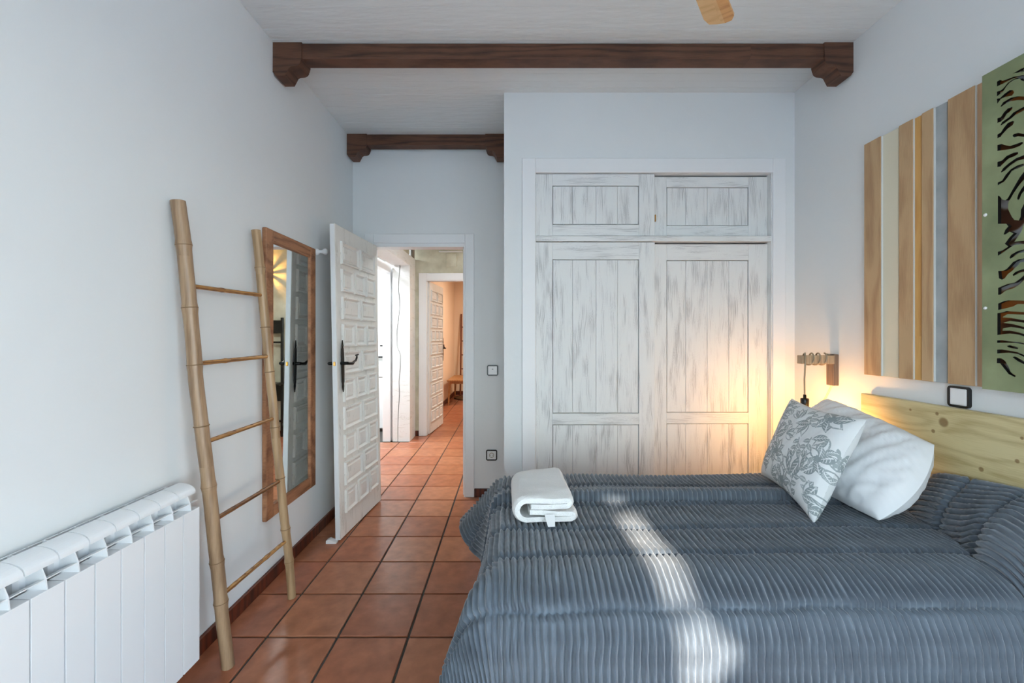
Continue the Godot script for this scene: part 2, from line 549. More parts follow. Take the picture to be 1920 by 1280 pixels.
func shell() -> void:
	# floor: a bed of grout, every tile a piece
	var fl := thing("floor", "glossy terracotta tiled floor running through to the hall", "floor", Vector3.ZERO, "", "structure")
	span(fl, "grout_bed", Vector3(-3.3, -0.16, 1.5), Vector3(2.1, -0.007, -9.7), M.grout)
	var tb := block(Vector3(T - 0.0105, 0.014, T - 0.0105), 0.0022)
	var rng := RandomNumberGenerator.new()
	rng.seed = 4
	var x0 := -0.748
	var z0 := 1.834
	var rest := start()
	var count := 0
	for j in range(-10, 26):
		for i in range(-8, 9):
			var xa := x0 + i * T
			var za := z0 + j * T
			var xb := xa + T
			var zb := za + T
			var lo_x := XL
			var hi_x := XR
			if za > ZF - 0.1:
				lo_x = HW if za < 3.7 or za > 5.1 else -2.7
				hi_x = 0.95 if za < ZH else 1.3
				if za > ZH - 0.1:
					lo_x = HW
			if xb < lo_x + 0.02 or xa > hi_x - 0.02 or za < ZB:
				continue
			var a := Vector2(maxf(xa + 0.005, lo_x), za + 0.005)
			var b := Vector2(minf(xb - 0.005, hi_x), minf(zb - 0.005, ZR))
			var big := b.x - a.x > T - 0.012
			var dy := rng.randf_range(-0.0006, 0.0006)
			var m: Material = M.tiles[rng.randi() % 5]
			var c := Vector3((a.x + b.x) / 2.0, -0.007 + dy, -(a.y + b.y) / 2.0)
			var shown := za < 5.9 and not (xa > 0.35 and za > 1.1 and za < 2.9) and za > -0.7
			if shown and count < 296:
				part(fl, "tile", tb if big else block(Vector3(b.x - a.x, 0.014, b.y - a.y), 0.0022), m, c, Vector3(rng.randf_range(-0.0012, 0.0012), 0, rng.randf_range(-0.0012, 0.0012)))
				count += 1
			else:
				add_block(rest, c, Vector3(b.x - a.x, 0.014, b.y - a.y), 0.0022)
	var r := part(fl, "tiles_beyond", done(rest), M.tiles[1])
	r.set_meta("kind", "stuff")
	# ceiling of painted boards
	var ce := thing("ceiling", "white painted board ceiling over the bedroom", "ceiling", Vector3.ZERO, "", "structure")
	span(ce, "backing", Vector3(XL - 0.3, HC + 0.012, -ZB + 0.2), Vector3(XR + 0.3, HC + 0.2, -ZF - 0.1), M.ceil)
	var pw := 0.0735
	var nb := int((ZF - ZB) / pw) + 1
	var pb := block(Vector3(XR - XL, 0.014, pw - 0.0012), 0.0009)
	for k in nb:
		part(ce, "board", pb, M.ceil, Vector3((XL + XR) / 2.0, HC + 0.007 + rng.randf_range(-0.0007, 0.0007), -(ZB + (k + 0.5) * pw)))
	# walls
	wall("wall_left", XL - 0.2, XL, 0, HC + 0.1, ZB - 0.2, ZF + 0.1, M.white, "white plaster wall behind the radiator and ladder")
	var wr := thing("wall_right", "white plaster wall behind the headboard", "wall", Vector3.ZERO, "", "structure")
	span(wr, "main", Vector3(XR, 0, -0.02), Vector3(XR + 0.2, HC + 0.1, -ZF - 0.1), M.white)
	span(wr, "pier", Vector3(XR, 0, -ZB + 0.2), Vector3(XR + 0.2, HC + 0.1, -ZB - 0.10), M.white)
	span(wr, "lintel", Vector3(XR, 2.30, -ZB - 0.10), Vector3(XR + 0.2, HC + 0.1, -0.02), M.white)
	span(wr, "parapet", Vector3(XR, 0, -ZB - 0.10), Vector3(XR + 0.2, 0.55, -0.02), M.white)
	# far wall with the doorway
	var wf := thing("wall_front", "white plaster wall around the open bedroom doorway", "wall", Vector3.ZERO, "", "structure")
	span(wf, "side", Vector3(XL, 0, -ZF), Vector3(-1.115, HC, -ZF - 0.1), M.white)
	span(wf, "side", Vector3(-0.3656, 0, -ZF), Vector3(-0.041, HC, -ZF - 0.1), M.white)
	span(wf, "lintel", Vector3(-1.115, 2.02, -ZF), Vector3(-0.3656, HC, -ZF - 0.1), M.white)
	var tr := thing("trim_1", "white painted casing around the bedroom doorway", "door frame", Vector3.ZERO, "", "structure")
	span(tr, "jamb", Vector3(-0.3656, 0, -ZF + 0.014), Vector3(-0.2925, 2.126, -ZF), M.trim, 0.004)
	span(tr, "jamb", Vector3(-1.178, 0, -ZF + 0.014), Vector3(-1.105, 2.126, -ZF), M.trim, 0.004)
	span(tr, "head", Vector3(-1.105, 2.05, -ZF + 0.014), Vector3(-0.3656, 2.126, -ZF), M.trim, 0.004)
	span(tr, "lining", Vector3(-0.376, 0, -ZF + 0.006), Vector3(-0.3656, 2.05, -ZF - 0.1), M.trim, 0.002)
	span(tr, "lining", Vector3(-1.115, 0, -ZF + 0.006), Vector3(-1.105, 2.05, -ZF - 0.1), M.trim, 0.002)
	span(tr, "lining", Vector3(-1.105, 2.02, -ZF + 0.006), Vector3(-0.376, 2.05, -ZF - 0.1), M.trim, 0.002)
	span(tr, "stop", Vector3(-0.388, 0, -ZF - 0.045), Vector3(-0.376, 2.02, -ZF - 0.1), M.trim, 0.002)
	# wall behind the camera with a wide glazed opening
	var wb := thing("wall_back", "white wall with the wide garden window", "wall", Vector3.ZERO, "", "structure")
	var wx0 := -0.80
	var wx1 := 1.62
	var wy1 := 2.36
	span(wb, "side", Vector3(XL, 0, -ZB + 0.2), Vector3(wx0, HC, -ZB), M.white)
	span(wb, "side", Vector3(wx1, 0, -ZB + 0.2), Vector3(XR, HC, -ZB), M.white)
	span(wb, "lintel", Vector3(wx0, wy1, -ZB + 0.2), Vector3(wx1, HC, -ZB), M.white)
	var wi := thing("window_1", "white framed garden window standing open", "window", Vector3.ZERO, "", "structure")
	span(wi, "frame", Vector3(wx0, 0, -ZB + 0.14), Vector3(wx0 + 0.05, wy1, -ZB + 0.08), M.trim, 0.004)
	span(wi, "frame", Vector3(wx1 - 0.05, 0, -ZB + 0.14), Vector3(wx1, wy1, -ZB + 0.08), M.trim, 0.004)
	span(wi, "frame", Vector3(wx0 + 0.05, wy1 - 0.05, -ZB + 0.14), Vector3(wx1 - 0.05, wy1, -ZB + 0.08), M.trim, 0.004)
	span(wi, "sill", Vector3(wx0 + 0.05, 0, -ZB + 0.16), Vector3(wx1 - 0.05, 0.03, -ZB + 0.02), M.trim, 0.004)
	var w2 := thing("window_2", "white framed side window added behind the camera for more light", "window", Vector3.ZERO, "", "structure")  # unseen window, added so fill light comes in from the right
	span(w2, "frame", Vector3(XR + 0.08, 0.55, -ZB - 0.10), Vector3(XR + 0.14, 2.30, -ZB - 0.15), M.trim, 0.004)
	span(w2, "frame", Vector3(XR + 0.08, 0.55, 0.03), Vector3(XR + 0.14, 2.30, -0.02), M.trim, 0.004)
	span(w2, "frame", Vector3(XR + 0.08, 2.25, -ZB - 0.15), Vector3(XR + 0.14, 2.30, 0.03), M.trim, 0.004)
	span(w2, "sill", Vector3(XR, 0.55, -ZB - 0.15), Vector3(XR + 0.16, 0.58, 0.03), M.trim, 0.004)
	# skirting
	var sk := thing("baseboard_left", "dark reddish brown skirting along the radiator wall", "baseboard", Vector3.ZERO, "", "structure")
	span(sk, "board", Vector3(XL, 0, -ZB), Vector3(XL + 0.016, 0.07, -ZF), M.skirt, 0.003)
	var s2 := thing("baseboard_front", "dark reddish brown skirting beside the doorway", "baseboard", Vector3.ZERO, "", "structure")
	span(s2, "board", Vector3(-0.292, 0, -ZF + 0.012), Vector3(-0.041, 0.07, -ZF), M.skirt, 0.003)
	span(s2, "board", Vector3(XL + 0.016, 0, -ZF + 0.012), Vector3(-1.178, 0.07, -ZF), M.skirt, 0.003)
	var s3 := thing("baseboard_right", "dark reddish brown skirting behind the bed", "baseboard", Vector3.ZERO, "", "structure")
	span(s3, "board", Vector3(XR, 0, -ZB), Vector3(XR - 0.014, 0.07, -ZC), M.skirt, 0.003)

func wardrobe() -> void:
	var k := ZC / F
	var X := func(px: float) -> float: return (px - CX) * k
	var Y := func(py: float) -> float: return EYE - (py - CY) * k
	var lx: float = X.call(1004.0)
	var rx: float = X.call(1447.0)
	var ty: float = Y.call(324.5)
	# the wall the wardrobe is built into
	var wc := thing("wall_wardrobe", "white plaster wall around the fitted wardrobe", "wall", Vector3.ZERO, "", "structure")
	span(wc, "pier", Vector3(-0.041, 0, -ZC), Vector3(lx, HC, -ZC - 0.1), M.white)
	span(wc, "pier", Vector3(rx, 0, -ZC), Vector3(XR, HC, -ZC - 0.1), M.white)
	span(wc, "lintel", Vector3(lx, ty, -ZC), Vector3(rx, HC, -ZC - 0.1), M.white)
	span(wc, "return", Vector3(-0.041, 0, -ZC - 0.1), Vector3(0.05, HC, -ZF - 0.1), M.white)
	span(wc, "rear", Vector3(0.05, 0, -ZF), Vector3(XR, HC, -ZF - 0.1), M.white)
	var w := thing("fitted_wardrobe", "limewashed fitted wardrobe with four sliding panelled doors", "wardrobe")
	# casing
	var ox: float = X.call(979.0)
	var qx: float = X.call(1471.0)
	var oy: float = Y.call(297.5)
	span(w, "casing", Vector3(ox, 0, -ZC + 0.014), Vector3(lx, oy, -ZC), M.trim, 0.003)
	span(w, "casing", Vector3(rx, 0, -ZC + 0.014), Vector3(qx, oy, -ZC), M.trim, 0.003)
	span(w, "casing", Vector3(lx, ty, -ZC + 0.014), Vector3(rx, oy, -ZC), M.trim, 0.003)
	span(w, "lining", Vector3(rx - 0.006, 0, -ZC + 0.004), Vector3(rx, ty, -ZC - 0.1), M.lime_up, 0.001)
	span(w, "lining", Vector3(lx, 0, -ZC + 0.004), Vector3(lx + 0.003, ty, -ZC - 0.1), M.lime_up, 0.001)
	var my0: float = Y.call(452.5)
	var my1: float = Y.call(442.5)
	span(w, "rail", Vector3(lx + 0.003, my0, -ZC + 0.006), Vector3(rx - 0.006, my1, -ZC - 0.1), M.lime_flat, 0.002)
	span(w, "carcass", Vector3(lx + 0.003, 0.02, -ZC - 0.55), Vector3(rx - 0.006, ty, -ZC - 0.57), M.dark_wood)
	# doors: outer px left, right; panel px left, right; joints; set back
	var dl := [1004.8, 1228.0, 1036.0, 1198.5, [1074.0, 1118.0, 1158.5], 0.004]
	var dr := [1222.0, 1445.0, 1253.5, 1409.0, [1290.0, 1331.0, 1372.0], 0.034]
	for d in [dl, dr]:
		var up: bool = d[5] < 0.02
		wardrobe_door(w, X.call(d[0]), X.call(d[1]), my1 + 0.003, ty - (0.004 if up else 0.012), X.call(d[2]), X.call(d[3]), d[4], -ZC - d[5], [[Y.call(420.5), Y.call(347.5)]], "upper_door", X, up)
		wardrobe_door(w, X.call(d[0]), X.call(d[1]), 0.03, my0 - (0.004 if up else 0.010), X.call(d[2]), X.call(d[3]), d[4], -ZC - d[5], [[0.14, Y.call(796.0)], [Y.call(775.0), Y.call(486.0)]], "lower_door", X, up)
	# small catch in the meeting edge of the upper doors
	part(w, "latch", block(Vector3(0.008, 0.045, 0.012), 0.002), M.brass, Vector3(X.call(1229.5), Y.call(408.0), -ZC - 0.012))

func wardrobe_door(w: Node3D, x0: float, x1: float, y0: float, y1: float, p0: float, p1: float, joints: Array, z: float, panels: Array, called: String, X: Callable, outer: bool) -> void:
	var d := Node3D.new()
	d.name = called
	w.add_child(d, true)
	var th := 0.024
	var zc := z - th / 2.0
	# stiles and rails
	span(d, "stile", Vector3(x0, y0, z), Vector3(p0, y1, z - th), M.lime_up, 0.0018)
	span(d, "stile", Vector3(p1, y0, z), Vector3(x1, y1, z - th), M.lime_up, 0.0018)
	var last := y0
	for p in panels:
		span(d, "rail", Vector3(p0, last, z), Vector3(p1, p[0], z - th), M.lime_flat, 0.0018)
		last = p[1]
	span(d, "rail", Vector3(p0, last, z), Vector3(p1, y1, z - th), M.lime_flat, 0.0018)
	var xs := [p0]
	for j in joints:
		xs.append(X.call(j))
	xs.append(p1)
	for p in panels:
		for i in xs.size() - 1:
			var g := 0.004 if i == 0 else 0.0006
			var h := 0.004 if i == xs.size() - 2 else 0.0006
			span(d, "plank", Vector3(xs[i] + g, p[0] + 0.0035, z - 0.0035), Vector3(xs[i + 1] - h, p[1] - 0.0035, z - th + 0.002), M.lime_up, 0.0018)
		span(d, "panel_back", Vector3(p0, p[0], z - th + 0.002), Vector3(p1, p[1], z - th), M.lime_up)
	# recessed finger pull, shown as a shallow routed slot with raised lip
	var hx: float = X.call(1018.5) if outer else X.call(1427.0)
	var hy := (y0 + y1) / 2.0 if called == "upper_door" else EYE - (708.5 - CY) * ZC / F
	var hh := 0.09 if called == "upper_door" else 0.115
	var o := Node3D.new()
	o.name = "finger_pull"
	d.add_child(o, true)
	span(o, "lip", Vector3(hx - 0.013, hy - hh / 2, z + 0.002), Vector3(hx - 0.010, hy + hh / 2, z), M.lime_up, 0.0008)
	span(o, "lip", Vector3(hx + 0.010, hy - hh / 2, z + 0.002), Vector3(hx + 0.013, hy + hh / 2, z), M.lime_up, 0.0008)

func corbel_profile(sg: float) -> PackedVector2Array:
	var p := PackedVector2Array([Vector2(0, -0.001), Vector2(0.155, -0.001), Vector2(0.155, -0.083), Vector2(0.150, -0.102)])
	for k in 7:
		var t := k / 6.0 * PI * 0.5
		p.append(Vector2(0.116 + 0.032 * cos(t), -0.104 - 0.026 * sin(t)))
	for v in [Vector2(0.100, -0.131), Vector2(0.088, -0.138), Vector2(0.082, -0.150), Vector2(0.066, -0.180), Vector2(0.014, -0.180), Vector2(0.0, -0.160)]:
		p.append(v)
	var q := PackedVector2Array()
	for v in p:
		q.append(Vector2(v.x * sg, v.y))
	return q

func beams() -> void:
	for b in [[2.28, 2.37, XL, XR, "long dark brown beam crossing the ceiling above the bed"], [3.31, 3.40, XL, -0.041, "short dark brown beam over the bedroom doorway"]]:
		var o := thing("ceiling_beam", b[4], "beam", Vector3(0, HC, 0), "dark beams under the ceiling")
		var z0: float = b[0]
		var z1: float = b[1]
		var x0: float = b[2]
		var x1: float = b[3]
		part(o, "beam", block(Vector3(x1 - x0, 0.083, z1 - z0), 0.006), M.beam, Vector3((x0 + x1) / 2, -0.0415, -(z0 + z1) / 2))
		for s in [[x0, 1.0], [x1, -1.0]]:
			part(o, "corbel", prism(corbel_profile(s[1]), z1 - z0 + 0.012), M.beam, Vector3(s[0], 0, -z1 - 0.006))

# ---------------------------------------------------------------- bed
const BX0 := -0.02   # where the foot edge begins to round
const BZ0 := 2.235   # far edge begins to round
const BZ1 := 1.40    # near edge begins to round
const BH := 0.551

func fall(e: float, r: float, flare: float) -> Vector2:
	var turn := acos(flare)
	var q := r * turn
	if e <= q:
		return Vector2(r * sin(e / r), r * (1.0 - cos(e / r)))
	return Vector2(r * sin(turn) + (e - q) * flare, r * (1.0 - cos(turn)) + (e - q) * sqrt(1.0 - flare * flare))

# height of the covered bed at (x, z): soft hollows, and the pillow under the spread at the head
func bed_top(x: float, z: float) -> float:
	var y := BH + 0.006 * sin(x * 5.1 + z * 3.0) * sin(z * 6.0 + 1.0) - 0.010 * smoothstep(0.5, 0.0, x)
	var edge := 1.535 + 0.36 * (z - 1.29) + 0.012 * sin(z * 17.0)
	var t := clampf((x - edge) / 0.15, 0.0, 1.0)
	var swell := 0.165 * sqrt(maxf(0.0, 1.0 - (1.0 - t) * (1.0 - t))) + 0.05 * smoothstep(edge + 0.05, 1.82, x)
	y -= 0.012 * exp(-pow((x - edge) / 0.035, 2.0)) * (1.0 - smoothstep(1.9, 2.05, z))
	return y + swell * (1.0 - 0.9 * smoothstep(1.88, 2.08, z))

# section along x at depth z: running length of cloth from the foot edge towards the head
func bed_row(z: float) -> Array:
	var row := []
	var s := 0.0
	var last := Vector2(BX0, bed_top(BX0, z))
	row.append([0.0, last])
	for k in range(1, 361):
		var x := BX0 + 0.005 * k
		var p := Vector2(x, bed_top(x, z))
		s += p.distance_to(last)
		row.append([s, p])
		last = p
	return row

# a: metres of cloth from the foot edge towards the head (negative: hanging at the foot); b: metres from the far edge towards the window
func spread_at(row: Array, a: float, b: float) -> Vector3:
	var B := BZ0 - BZ1
	var z := BZ0 - clampf(b, 0.0, B)
	var ex := maxf(0.0, -a)
	var ez := maxf(b - B, 0.0)
	var far := maxf(-b, 0.0)
	var e := ez if far == 0.0 else far
	var x := BX0
	var y: float = row[0][1].y
	if a > 0.0:
		var lo := 0
		var hi := row.size() - 1
		if a >= row[hi][0]:
			x = row[hi][1].x
			y = row[hi][1].y - (a - row[hi][0])
		else:
			while hi - lo > 1:
				var m := (lo + hi) / 2
				if row[m][0] > a:
					hi = m
				else:
					lo = m
			var f: float = (a - row[lo][0]) / (row[hi][0] - row[lo][0])
			var p: Vector2 = row[lo][1].lerp(row[hi][1], f)
			x = p.x
			y = p.y
	var len := sqrt(ex * ex + e * e)
	if len > 0.0:
		var dx := ex / len
		var dz := e / len
		var r := 0.055 * dx + (0.18 if far == 0.0 else 0.06) * dz
		var wave := 0.0
		wave += 0.10 * sin(z * 9.0 + 0.6) * dx + 0.05 * sin(x * 7.0) * dz
		if ex > 0.0 and e > 0.0:
			wave += 0.12 * sin(atan2(dz, dx) * 4.0 - 0.3)
		var flare := clampf((0.24 + 0.34 * smoothstep(1.95, 2.2, z)) * dx + 0.05 * dz + wave * 0.8, 0.02, 0.66)
		var f := fall(len, r, flare)
		x -= dx * f.x
		z += (dz * f.x) * (1.0 if far > 0.0 else -1.0)
		y -= f.y
	return Vector3(x, y, -z)

func bed() -> void:
	var o := thing("bed", "low bed with a white mattress under the grey ribbed spread", "bed", Vector3(0.87, 0, -1.76))
	part(o, "mattress", block(Vector3(1.80, 0.19, 0.90), 0.05), M.mattress, Vector3(0, 0.425, 0))
	part(o, "base", block(Vector3(1.78, 0.09, 0.88), 0.01), M.dark_wood, Vector3(0, 0.285, 0))
	for sx in [-1, 1]:
		for sz in [-1, 1]:
			part(o, "leg", lathe([Vector2(0.0, 0.0), Vector2(0.018, 0.0), Vector2(0.026, 0.24), Vector2(0.0, 0.24)], 12), M.dark_wood, Vector3(sx * 0.82, 0, sz * 0.38))
	# the ribbed spread, one cloth
	var pitch := 0.0222
	var head := 2.02
	var a1 := head + 0.35
	var b0 := -0.22
	var b1 := BZ0 - BZ1 + 0.60
	var nu := int(a1 / pitch * 8.0) + 1
	var nv := 210
	var base := PackedVector3Array()
	base.resize(nu * nv)
	for j in nv:
		var b := b0 + (b1 - b0) * j / (nv - 1.0)
		var row := bed_row(BZ0 - clampf(b, 0.0, BZ0 - BZ1))
		for i in nu:
			base[j * nu + i] = spread_at(row, head - a1 * i / (nu - 1.0), b)
	var seams := [-0.05, 0.149, 0.370, 0.592, 0.786, 0.990, 1.33]
	var sway := noise(301, 1.0, 2)
	var out := PackedVector3Array()
	out.resize(nu * nv)
	for j in nv:
		var b := b0 + (b1 - b0) * j / (nv - 1.0)
		for i in nu:
			var a := a1 * i / (nu - 1.0)
			var k := j * nu + i
			var du := base[j * nu + mini(i + 2, nu - 1)] - base[j * nu + maxi(i - 2, 0)]
			var dv := base[mini(j + 1, nv - 1) * nu + i] - base[maxi(j - 1, 0) * nu + i]
			var n := du.cross(dv).normalized()
			var ph := a / pitch + 0.35 * sway.get_noise_2d(a * 2.5, b * 3.0) + 0.14 * sway.get_noise_2d(a * 14.0, b * 9.0)
			var f := absf(sin(ph * PI))
			var h := 0.0145 * pow(f, 1.25) + 0.0015 * sway.get_noise_2d(a * 30.0, b * 30.0 + 9.0)
			var cut := 1.0
			var puff := 0.0
			for s in seams:
				var wob: float = s + 0.004 * sin(ph * TAU) + 0.008 * sway.get_noise_2d(a * 3.0, s * 7.0)
				var d := absf(b - wob)
				cut = minf(cut, smoothstep(0.0, 0.018, d))
				puff = maxf(puff, exp(-d * d / 0.0022) * 0.004)
			var seam_a := smoothstep(0.0, 0.02, absf(a - head - 0.03))
			h = h * (0.45 + 0.55 * cut) - (1.0 - cut) * 0.010 + puff * 0.4
			h *= 0.5 + 0.5 * seam_a
			out[k] = base[k] + n * h
	var sp := part(self, "bedspread", grid(out, nu, nv, false), M.plush)
	tag(sp, "slate grey ribbed plush bedspread draped over the bed", "bedspread")
	headboard()
	pillows()
	towel()

func headboard() -> void:
	var o := thing("headboard", "pale pine board headboard fixed to the wall", "headboard", Vector3(XR - 0.001, 0, -1.3))
	span(o, "board", Vector3(-0.04, 0.52, 0.95), Vector3(-0.012, 1.008, -0.878), M.pine, 0.003)
	span(o, "batten", Vector3(-0.012, 0.55, 0.93), Vector3(0, 1.006, -0.842), M.edge_white, 0.002)

# inflated cushion between four corners, seam round the edge
func puff(A: Vector3, B: Vector3, C: Vector3, D: Vector3, thick: float, pinch: float, wrinkle: float, s: int, uv := true, pinch_u := 99.0, full := 3.0) -> ArrayMesh:
	var n := 48
	var nz := noise(s, 1.0, 3)
	var nrm := (B - A).cross(D - A).normalized()
	var pts := PackedVector3Array()
	var uvs := PackedVector2Array()
	var mid := (A + B + C + D) / 4.0
	# the two faces are one closed sheet: u runs over the front and back again over the rear
	for j in n + 1:
		var v := j / float(n)
		for i in 2 * n + 1:
			var u := i / float(n)
			var side := 1.0
			if u > 1.0:
				u = 2.0 - u
				side = -1.0
			var e := 1.0
			var cu := absf(u * 2.0 - 1.0)
			var cv := absf(v * 2.0 - 1.0)
			# edges drawn inwards between the corners
			var uu := 0.5 + (u - 0.5) * (1.0 - (pinch if pinch_u > 9.0 else pinch_u) * (1.0 - cv * cv))
			var vv := 0.5 + (v - 0.5) * (1.0 - pinch * (1.0 - cu * cu))
			var p := A.lerp(B, uu).lerp(D.lerp(C, uu), vv)
			var bulge := pow(maxf(0.0, (1.0 - pow(cu, full)) * (1.0 - pow(cv, full))), 0.5)
			var wr := wrinkle * nz.get_noise_2d(u * 9.0 + 3.0 * v, v * 2.2) * minf(1.0, bulge * 2.0)
			p += nrm * side * (bulge * thick + wr)
			pts.append(p)
			uvs.append(Vector2(u, 1.0 - v))
	var m := grid(pts, 2 * n + 1, n + 1, false, uvs if uv else PackedVector2Array())
	return m

func leaf_in(d: PackedByteArray, n: int, cx: float, cy: float, ang: float, ln: float, wd: float, c: Color, vein: Color, hollow := false) -> void:
	var r := int(ln * n) + 2
	var ix := int(cx * n)
	var iy := int(cy * n)
	var ca := cos(ang)
	var sa := sin(ang)
	for y in range(maxi(0, iy - r), mini(n, iy + r)):
		for x in range(maxi(0, ix - r), mini(n, ix + r)):
			var fx := x / float(n) - cx
			var fy := y / float(n) - cy
			var u := (fx * ca + fy * sa) / ln
			if u < 0.0 or u > 1.0:
				continue
			var v := (-fx * sa + fy * ca) / wd + 0.18 * sin(u * PI)
			var e := sin(pow(u, 0.75) * PI)
			if absf(v) > e:
				continue
			var col := c
			var line := absf(v) < 0.10 and u < 0.85
			if hollow and absf(v) < e - 0.34:
				line = true
			elif not line and absf(fmod(u * 6.0 + absf(v) * 1.5, 1.0) - 0.5) < 0.10 and absf(v) < e * 0.75:
				line = true
			if line:
				col = vein
			var k := (y * n + x) * 3
			d[k] = int(col.r * 255.0)
			d[k + 1] = int(col.g * 255.0)
			d[k + 2] = int(col.b * 255.0)

func floral() -> ImageTexture:
	var n := 768
	var d := PackedByteArray()
	d.resize(n * n * 3)
	var bg := Color(0.885, 0.895, 0.90)
	for k in n * n:
		d[k * 3] = int(bg.r * 255.0)
		d[k * 3 + 1] = int(bg.g * 255.0)
		d[k * 3 + 2] = int(bg.b * 255.0)
	var g1 := Color(0.62, 0.655, 0.665)
	var g2 := Color(0.565, 0.605, 0.615)
	var rng := RandomNumberGenerator.new()
	rng.seed = 77
	# the print: curling stems, leaf sprays and flower heads; x runs from the far edge of the cushion to the near one
	var stem := func(x: float, y: float, ang: float, bend: float, steps: int) -> void:
		var p := Vector2(1.0 - x, y)
		for q in steps:
			leaf_in(d, n, p.x, p.y, ang, 0.055, 0.007, g1, g1)
			p += Vector2(cos(ang), sin(ang)) * 0.040
			ang += bend
			leaf_in(d, n, p.x, p.y, ang + (1.0 if q % 2 else -1.0), 0.085, 0.024, g1 if q % 2 else g2, bg)
	for q in [[0.05, 0.30, 2.6, 0.10], [0.30, 0.05, 1.9, 0.12], [0.42, 0.30, 2.8, -0.12], [0.60, 0.40, 1.2, 0.14], [0.20, 0.95, -1.9, 0.10], [0.48, 0.98, -1.2, -0.14], [0.95, 0.98, -1.6, -0.10], [0.98, 0.35, 1.3, 0.12], [0.08, 0.62, -1.0, 0.16], [0.72, 0.98, -1.7, 0.1], [0.55, 0.02, 1.4, -0.12], [0.75, 0.35, 1.5, 0.10], [0.02, 0.05, 1.5, 0.1]]:
		stem.call(q[0], q[1], PI - q[2], -q[3], 6)
	# sprays: x, y, direction, length, leaves
	for q in [[0.70, 0.80, -2.0, 0.30, 4], [0.82, 0.70, -1.6, 0.22, 4], [0.22, 0.50, -1.3, 0.22, 4], [0.14, 0.25, -0.6, 0.17, 4], [0.46, 0.20, -2.4, 0.17, 4], [0.62, 0.22, 2.2, 0.20, 4], [0.90, 0.30, 2.0, 0.18, 4], [0.40, 0.44, -0.5, 0.15, 5], [0.12, 0.85, -0.7, 0.18, 4], [0.90, 0.88, -0.9, 0.18, 4], [0.36, 0.95, -1.0, 0.16, 4]]:
		for k in q[4]:
			var an: float = PI - (q[2] + (k - (q[4] - 1) / 2.0) * 0.42)
			leaf_in(d, n, 1.0 - q[0], q[1], an, q[3] * (1.0 - 0.08 * absf(k - 1.5)), q[3] * 0.20, g2 if k % 2 else g1, bg, k % 2 == 0)
	for q in [[0.33, 0.66, 0.16, 9], [0.80, 0.10, 0.17, 8], [0.55, 0.90, 0.15, 8], [0.12, 0.10, 0.12, 7], [0.90, 0.52, 0.13, 7], [0.06, 0.74, 0.12, 7]]:
		for k in q[3]:
			var an: float = TAU * k / q[3] + 0.3
			leaf_in(d, n, 1.0 - q[0], q[1], an, q[2], q[2] * 0.32, g1 if k % 2 else g2, bg, k % 3 == 0)
		for k in 6:
			leaf_in(d, n, 1.0 - q[0], q[1], TAU * k / 6.0, q[2] * 0.3, q[2] * 0.11, g2, g2)
	return ImageTexture.create_from_image(Image.create_from_data(n, n, false, Image.FORMAT_RGB8, d))

func pillows() -> void:
	var fm := mat(Color.WHITE, 0.8)
	fm.albedo_texture = floral()
	var A := Vector3(1.185, 0.565, -1.655)
	var B := Vector3(1.300, 0.585, -2.20)
	var C := Vector3(1.470, 0.975, -2.215)
	var D := Vector3(1.462, 0.962, -1.735)
	var cu := part(self, "cushion", puff(A, B, C, D, 0.075, 0.10, 0.004, 5), fm)
	tag(cu, "cushion printed with grey flowers leaning on the white pillow", "cushion")
	var wp := part(self, "pillow", puff(Vector3(1.43, 0.585, -1.645), Vector3(1.44, 0.60, -2.26), Vector3(1.70, 0.965, -2.27), Vector3(1.70, 0.865, -1.70), 0.105, -0.03, 0.016, 9, false, -0.17, 2.5), M.linen)
	tag(wp, "plain white pillow leaning against the pine headboard", "pillow")

